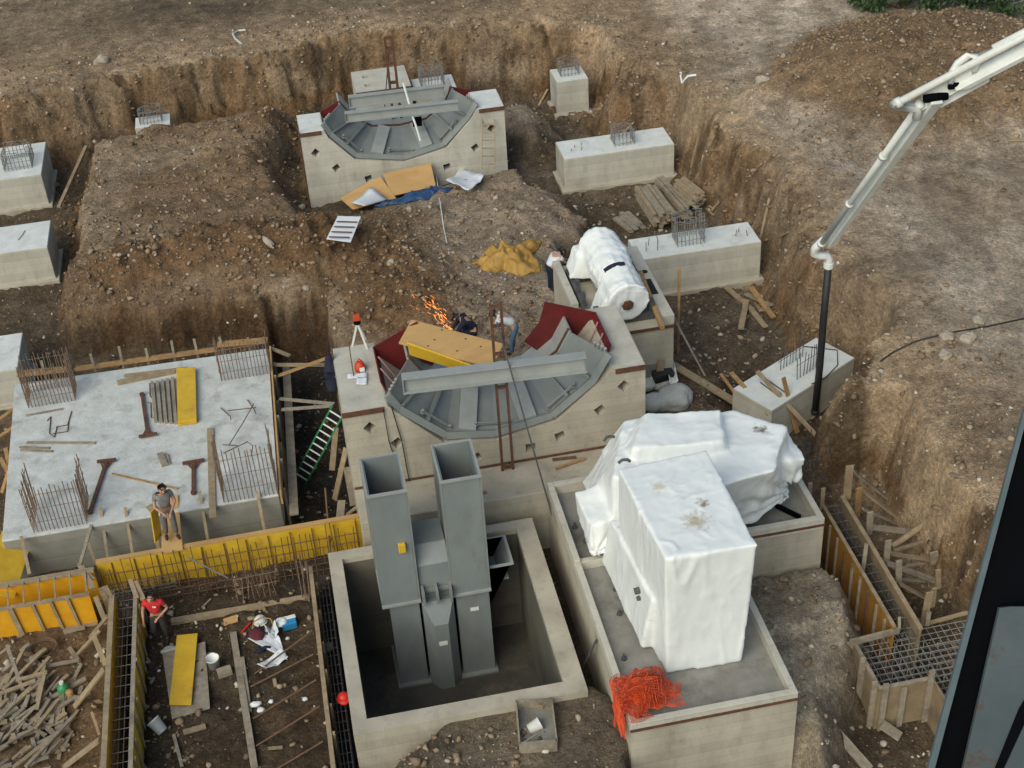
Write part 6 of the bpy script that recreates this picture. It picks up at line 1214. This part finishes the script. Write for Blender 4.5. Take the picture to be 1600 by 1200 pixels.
# ------------------------------------------------------------------ tool pile and small things on the work floor
def bucket(p, r, h, l, m='white', tilt=None, nm='bucket', fill='tray'):
    p = V3(p); t = thing(nm, l, 'bucket', p); ax = V3(tilt) if tilt else V3((0, 0, 1)); ax.normalize()
    MB().lathe(p, [(r*.8, 0), (r*1.0, h), (r*1.05, h), (r*1.05, h-.03), (r*.93, h-.031), (r*.9, h*.55), (.01, h*.55)], 18, ax).build('bucket_body', M[m], t, True)
    a = ax.orthogonal().normalized(); c = p+ax*h; MB().path([c+a*r*math.cos(k)+ax.cross(a)*r*math.sin(k)*.55+ax.cross(a)*r*.75*abs(math.sin(k)) for k in np.linspace(0, math.pi, 9)], .008, 5).build('handle', M['rebarg'], t); return t
bucket(on(335, 1042), .15, .3, 'whitish mortar bucket standing beside the yellow panel on the work floor')
bucket(on(256, 1148, .1), .15, .34, 'pale bucket tipped on its side at the bottom of the work floor', tilt=(-.5, .5, .6))
p = on(352, 1054, .0); tag(MB().obox(p+V3((0, 0, .08)), (.16, .03, 0), (-.02, .11, 0), (0, 0, .08)).build('concrete_brick', M['timberg'], loc=p, bevel=.01), 'tan block lying below the whitish mortar bucket', 'block')
sheet([(388, 1002), (420, 985), (438, 1000), (450, 1036)], 'white plastic sheet spread under the tool pile', 'paper', 'plastic_sheet', 'plastic sheet', 14, .06, 11, dz=.04)
sheet([(403, 1046), (440, 1018), (452, 1034), (415, 1050)], 'folded white sheet at the lower end of the tool pile', 'paper', 'plastic_sheet', 'plastic sheet', 12, .1, 12, dz=.07)
sheet([(415, 990), (432, 982), (438, 998), (424, 1004)], 'crumpled white cloth in the middle of the tool pile', 'shirtw', 'cloth', 'cloth', 10, .18, 13, dz=.10)
def blob(px, py, s, l, m, nm, cat, dz=.08, seed=0, hh=None):
    p = on(px, py, dz); bm = bmesh.new(); bmesh.ops.create_icosphere(bm, subdivisions=3, radius=1)
    for v in bm.verts: v.co = V3((v.co.x*s[0], v.co.y*s[1], v.co.z*s[2]))*(1+.3*mn.fractal(v.co*1.5+V3((seed*3, seed, 0)), 1, 2, 3))
    me = bpy.data.meshes.new(nm); bm.to_mesh(me); bm.free(); me.shade_smooth(); me.materials.append(M[m]); o = bpy.data.objects.new(nm, me); C.objects.link(o); o.location = p; return tag(o, l, cat)
blob(403, 997, (.19, .17, .12), 'maroon bag lying on the white sheet of the tool pile', 'maroon', 'bag', 'bag', .12, 1)
blob(406, 1022, (.12, .05, .05), 'left dark shoe on the white sheet of the tool pile', 'navy', 'shoe', 'shoe', .1, 2); blob(417, 1017, (.12, .05, .05), 'right dark shoe on the white sheet of the tool pile', 'navy', 'shoe', 'shoe', .1, 3)
p = on(407, 972, .02); tag(MB().lathe(p, [(.17, 0), (.15, .02), (.14, .08), (.09, .14), (.02, .16)], 14).build('hard_hat', M['white'], loc=p), 'white hard hat behind the maroon bag', 'hard hat')
p = on(453, 980, .02); t = thing('cool_box', 'blue and white cool box at the right of the tool pile', 'box', p); MB().obox(p+V3((0, 0, .1)), (.17, .02, 0), (-.015, .12, 0), (0, 0, .1)).build('box_body', M['blue'], t, bevel=.02); MB().obox(p+V3((0, .09, .215)), (.17, .02, 0), (-.01, .05, 0), (0, 0, .015)).build('box_lid', M['white'], t, bevel=.01)
blob(441, 977, (.16, .13, .1), 'white plastic bag leaning on the blue cool box', 'paper', 'plastic_bag', 'bag', .1, 5)
p = on(385, 985, .06); tag(MB().beam(p+V3((-.12, -.12, 0)), p+V3((.12, .14, .03)), .03, .03).build('tool_handle', M['reds'], loc=p), 'red tool handle left of the maroon bag', 'tool')
p = on(412, 985, .1); tag(MB().path([p+V3((-.25, -.05, 0)), p+V3((-.2, .12, .1)), p+V3((0, .2, .14)), p+V3((.2, .14, .1)), p+V3((.26, -.04, 0))], .018, 5).build('belt', M['timbero'], loc=p), 'tan strap curving round the maroon bag', 'strap')
blob(400, 1103, (.13, .08, .05), 'white and blue rag by the long floor timber', 'paper', 'rag', 'rag', .06, 7); blob(408, 1112, (.09, .07, .06), 'white cup-like litter just below the white and blue rag', 'white', 'litter', 'litter', .06, 8); blob(424, 1098, (.06, .05, .04), 'small white scrap right of the rag', 'paper', 'litter', 'litter', .04, 9)
blob(477, 1094, (.06, .05, .04), 'white scrap near the grey board shutter', 'paper', 'litter', 'litter', .04, 10); blob(249, 1050, (.04, .03, .03), 'tiny white scrap left of the yellow panel', 'paper', 'litter', 'litter', .04, 11); blob(450, 1000, (.05, .04, .05), 'clear small bottle right of the white cloth', 'plast', 'bottle', 'bottle', .05, 12)
blob(265, 1018, (.2, .12, .05), 'pale blue rag at the feet of the red-shirted man', 'plast', 'rag', 'rag', .05, 13)
p = at(537, 1092, .58); t = thing('hard_hat', 'bright red hard hat in the dark ditch left of the concrete pit', 'hard hat', p); MB().lathe(p, [(.16, 0), (.155, .015), (.135, .02), (.13, .08), (.09, .14), (.02, .165)], 16).build('shell', M['reds'], t, True); MB().lathe(p+V3((0, -.1, .0)), [(.09, .0), (.09, .012)], 12).build('brim', M['reds'], t)
blob(516, 1025, (.1, .14, .1), 'grey plastic wad stuck in the ditch left of the concrete pit', 'plast', 'plastic_wad', 'plastic bag', .3, 14)
# trough with bucket in front of the pit
pt = [at(x, y, 1.55) for x, y in ((806, 1095), (862, 1092), (870, 1158), (812, 1163))]; t = thing('mortar_trough', 'open grey timber mortar trough on the soil in front of the pit', 'trough', pt[0]+V3((0, 0, -.3)))
for i in range(4): MB().beam(pt[i]+V3((0, 0, -.12)), pt[(i+1) % 4]+V3((0, 0, -.12)), .035 if i != 2 else .09, .26).build('side_board', M['timberg'], t)
MB().ext([p+V3((0, 0, -.26)) for p in pt], (0, 0, .02)).build('bottom_board', M['tray'], t, fixn=True); MB().beam(pt[3].lerp(pt[2], .1)+V3((0, .04, -.02)), pt[3].lerp(pt[2], .5)+V3((0, .22, -.02)), .03, .03).build('wire_bow', M['timberg'], t)
bucket(at(826, 1140, 1.32), .13, .28, 'white paint bucket lying inside the mortar trough', tilt=(.9, .15, .3)); p = at(846, 1103, 1.3); tag(MB().lathe(p, [(.11, 0), (.13, .16), (.115, .16), (.10, .03), (.01, .03)], 8).build('cardboard_tub', M['timber'], loc=p), 'tan tub at the far end of the mortar trough', 'tub')
tag(MB().tube(on(893, 1078, .0), at(932, 1000, 1.9), .025, 6).build('steel_bar', M['rebard'], loc=on(893, 1078)), 'dark steel bar leaning from the pit corner on the machine foundation', 'steel bar')
# orange netting
def net(fn, n, m, l, nm, r):
    bm = bmesh.new(); g = [[bm.verts.new(fn(i/n, j/n)) for i in range(n+1)] for j in range(n+1)]
    for j in range(n):
        for i in range(n): bm.faces.new((g[j][i], g[j][i+1], g[j+1][i+1], g[j+1][i]))
    me = bpy.data.meshes.new(nm); bm.to_mesh(me); bm.free(); me.materials.append(M['orange']); return me, r
t = thing('safety_netting', 'heap of orange plastic safety netting draped over the front left foundation corner', 'netting', at(1000, 1085, 2.2))
ctr = at(1003, 1082, 2.2)
def lay(seed, rx, ry, h, cx=0, cy=0, drop=False):
    def fn(u, v):
        x, y = (u*2-1)*rx, (v*2-1)*ry; q = V3((x*1.4+seed*5, y*1.4, seed)); f = mn.fractal(q, 1, 2, 3); w_ = mn.noise(q*2.5)
        X, Y = cx+x+.22*f, cy+y+.22*w_; Z = h*max(0, 1-(math.hypot(x/rx, y/ry))**1.6)*(.6+.6*f)+.12*abs(w_)+.05
        if ctr.y+Y < 18.2-.02 or ctr.x+X < 4.82-.02:
            ov = max(18.18-(ctr.y+Y), 4.8-(ctr.x+X)); Z -= ov*2.2
            if ctr.y+Y < 18.18: Y = 18.16-ctr.y-ov*.15
            if ctr.x+X < 4.8: X = 4.78-ctr.x-ov*.15
        return (X, Y, Z+.0)
    return fn
for k, a in enumerate((lay(1, .5, .45, .55), lay(2, .55, .4, .4, .05, .1), lay(3, .38, .42, .7, -.02, .05), lay(4, .75, .3, .08, .0, -.22), lay(5, .5, .3, .25, -.2, -.15), lay(6, .35, .6, .12, -.3, -.1), lay(7, .42, .38, .5, .1, .0), lay(8, .40, .40, .6, .0, .05))):
    me, r = net(a, 17 if k != 3 else 24, 'orange', '', 'net_layer', .02); o = bpy.data.objects.new('net_layer', me); C.objects.link(o); o.parent = t
    w_ = o.modifiers.new('w', 'WIREFRAME'); w_.thickness = .017; w_.use_even_offset = False
# ------------------------------------------------------------------ on the near foundation top
zt = 4.2; p = at(571, 548, zt); t = thing('survey_tripod', 'survey tripod with orange head behind the left top of the near notched foundation', 'tripod', p)
hd_ = at(556, 512, zt+1.15) ; hd_ = V3((p.x-.10, p.y+.2, zt+.72))
for (dx, dy) in ((.15, -.14), (-.2, .08), (.17, .28)): MB().beam(hd_, V3((hd_.x+dx, hd_.y+dy, zt if dy < .2 else zt)), .045, .035, (0, 1, 0)).build('leg', M['white'], t)
MB().lathe(hd_, [(.09, -.02), (.09, .04), (.05, .06)], 10).build('tripod_head', M['colblack'], t); MB().obox(hd_+V3((0, 0, .15)), (.085, 0, 0), (0, .06, 0), (0, 0, .08)).build('level_instrument', M['orange'], t, bevel=.02)
p = at(563, 578, zt); t = thing('instrument_case', 'small orange machine standing on papers on the left foundation top', 'instrument', p); MB().lathe(p, [(.13, 0), (.14, .1), (.10, .2), (.05, .24)], 12).build('case_body', M['orange'], t, True); MB().path([p+V3((-.1, 0, .2)), p+V3((0, 0, .33)), p+V3((.1, 0, .2))], .018, 6).build('handle', M['reds'], t); MB().obox(p+V3((.04, -.13, .09)), (.06, 0, 0), (0, .02, 0), (0, 0, .05)).build('dial', M['white'], t)
for i, (pts, l) in enumerate((([(543, 584), (574, 582), (574, 590), (543, 592)], 'left sheet of paper under the orange machine'), ([(558, 590), (574, 589), (573, 601), (557, 601)], 'sheet of paper hanging in front of the orange machine'))): sheet(pts, l, 'paper', 'paper_sheet', 'paper', 5, .01, 20+i, .003, z=zt+.03+.01*i)
jk = at(528, 580, 3.9); jk.x -= .16; t = thing('jacket', 'dark navy jacket hung on the left top corner of the near foundation', 'jacket', jk)
a0, a1 = at(523, 550, 4.35), at(531, 612, 3.5); a0.x -= .16; a1.x -= .16
skinmesh([(tuple(a0-jk), .07), (tuple(a0.lerp(a1, .3)-jk), (.16, .13)), (tuple(a0.lerp(a1, .65)-jk), (.19, .14)), (tuple(a1-jk), (.13, .10)), (tuple(a0.lerp(a1, .55)+V3((.2, -.05, -.05))-jk), .06)], [(0, 1), (1, 2), (2, 3), (1, 4)], 'jacket_cloth', M['navy'], t)
MB().tube(V3((a1.x+.1, a1.y, 2.9)), V3((a0.x+.1, a0.y, 4.5)), .025, 6).build('hanging_rod', M['rust'], t)
tag(MB().tube(at(553, 590, zt), at(549, 566, zt+.1)+V3((0, 0, .6)), .015, 5).build('steel_rod', M['rust'], loc=at(553, 590, zt)), 'thin dark rod standing left of the orange machine', 'rod')
for i, (p, q) in enumerate((((868, 732), (914, 716)), ((863, 718), (900, 714)), ((740, 772), (760, 768)))):
    a, b = at(*p, 1.95), at(*q, 1.95); plank(a, b, ['pale stick lying on the ledge of the near foundation', 'dark stick lying behind the pale one on the ledge', 'short stick at the left end of the ledge'][i], .07, .04, 'timbero' if i != 1 else 'rust')
# ------------------------------------------------------------------ rocks one can tell apart
def rock(px, py, r, l, seed, sq_=(1, .8, .7)):
    r *= .72; p = on(px, py); bm = bmesh.new(); bmesh.ops.create_icosphere(bm, subdivisions=3, radius=r)
    for v in bm.verts: v.co = V3((v.co.x*sq_[0], v.co.y*sq_[1], v.co.z*sq_[2]))*(1+.45*mn.fractal(v.co/r*.9+V3((seed*3.1, seed, 0)), 1, 2, 3))
    me = bpy.data.meshes.new('boulder'); bm.to_mesh(me); bm.free(); me.materials.append(M['rock']); o = bpy.data.objects.new('boulder', me); C.objects.link(o); o.location = p+V3((0, 0, r*.25)); o.rotation_euler = (0, 0, seed); return tag(o, l, 'boulder')
rock(611, 413, .22, 'pale boulder on the brown soil in the middle of the mound', 1); rock(420, 382, .34, 'long pale stone lying across the brown mound', 2, (1.6, .45, .45)); rock(1192, 128, .36, 'large pale boulder on the slope behind the small cube footing', 3)
rock(1530, 502, .32, 'large whitish boulder on the far side of the right bank', 4); rock(1478, 527, .28, 'left of the whitish boulders lying along the black cable', 5); rock(1512, 530, .3, 'boulder between the other whitish ones along the black cable', 6); rock(1478, 556, .25, 'lowest of the whitish boulders below the black cable', 7)
rock(1243, 192, .22, 'round stone on the right bank top level with the middle long footing', 8); rock(1290, 222, .2, 'round stone on the track right of the bank edge', 9); rock(472, 325, .2, 'upper stone at the left foot of the far notched foundation', 10); rock(470, 336, .22, 'lower stone at the left foot of the far notched foundation', 11); rock(418, 178, .32, 'pale boulder on the back rim of the earth plateau', 12, (1, .6, .9)); rock(160, 98, .4, 'big tan boulder on the far left bank top', 13); rock(640, 328, .16, 'small white stone in front of the blue tarpaulin', 14); rock(478, 452, .16, 'pale stone low on the brown mound near its front', 15); rock(1205, 990, .13, 'pale round stone on the soil beside the machine foundation', 16)
# cables on the right bank
tag(MB().path([on(x, y, .03) for x, y in ((1336, 600), (1360, 585), (1376, 566), (1395, 552), (1430, 535), (1480, 522), (1540, 512), (1605, 498))], .022, 5).build('cable', M['rubber'], loc=on(1430, 535)), 'black cable snaking up the right bank to the picture edge', 'cable')
plank(on(1343, 582, .1), on(1367, 578, .1), 'pale board end at the start of the black cable', .2, .05, 'timberg')
tag(MB().path([on(x, y, .05) for x, y in ((1063, 133), (1066, 125), (1075, 121), (1088, 119))], .05, 5).build('white_ribbon', M['paper'], loc=on(1066, 125)), 'strip of white plastic lying on the edge of the right bank', 'plastic strip')
tag(MB().path([on(x, y, .03) for x, y in ((378, 70), (368, 62), (364, 54), (372, 49), (384, 48))], .05, 5).build('grey_pipe', M['plast'], loc=on(370, 60)), 'bent grey pipe lying on the far left bank top', 'pipe')
ground_plank((1485, 742), (1503, 748), 'tiny pale board on the crest of the right bank', .12, .04, 'timberg')
p = on(1588, 108, .05); tag(MB().tube(on(1575, 222, .05), on(1600, 222, .05), .04, 6).build('pale_stick', M['timber'], loc=on(1590, 222)), 'stick on the upper track at the right picture edge', 'stick')
# ------------------------------------------------------------------ shrubs behind the spoil heap
def shrub(px, py, z, r, l, seed):
    p = at(px, py, z); p = V3((p.x, p.y, gz(p.x, p.y))); t = thing('shrub', l, 'shrub', p, 'shrubs beyond the spoil heap'); rs = random.Random(seed); mb = MB(); tw = MB()
    for k in range(16):
        a, el = rs.uniform(0, 6.28), rs.uniform(.3, 1.4); e = p+V3((math.cos(a)*math.cos(el), math.sin(a)*math.cos(el), math.sin(el)))*r*rs.uniform(.6, 1); tw.tube(p, e, .03, 4, .01)
        for i in range(70):
            c = e+V3((rs.gauss(0, .3), rs.gauss(0, .3), rs.gauss(0, .25)))*r*.55; n = V3((rs.gauss(0, 1), rs.gauss(0, 1), rs.gauss(.6, 1))).normalized(); u = n.orthogonal().normalized()*rs.uniform(.08, .16); v = n.cross(u)*.6
            mb.add([c-u, c-v*.7, c+u, c+v*.7], [(0, 1, 2, 3)])
    mb.build('leaves', M['leaf'], t); tw.build('stems', M['twig'], t)
for i, (px, l) in enumerate(((1355, 'leftmost low shrub at the top right corner'), (1410, 'second shrub from the left at the top right corner'), (1462, 'middle shrub at the top right corner'), (1515, 'second shrub from the right at the top right corner'), (1570, 'shrub in the very top right corner'))): shrub(px, -12+2*i if i else -4, 3.2, (.8, 1.5, 1.6, 1.7, 1.7)[i], l, i)
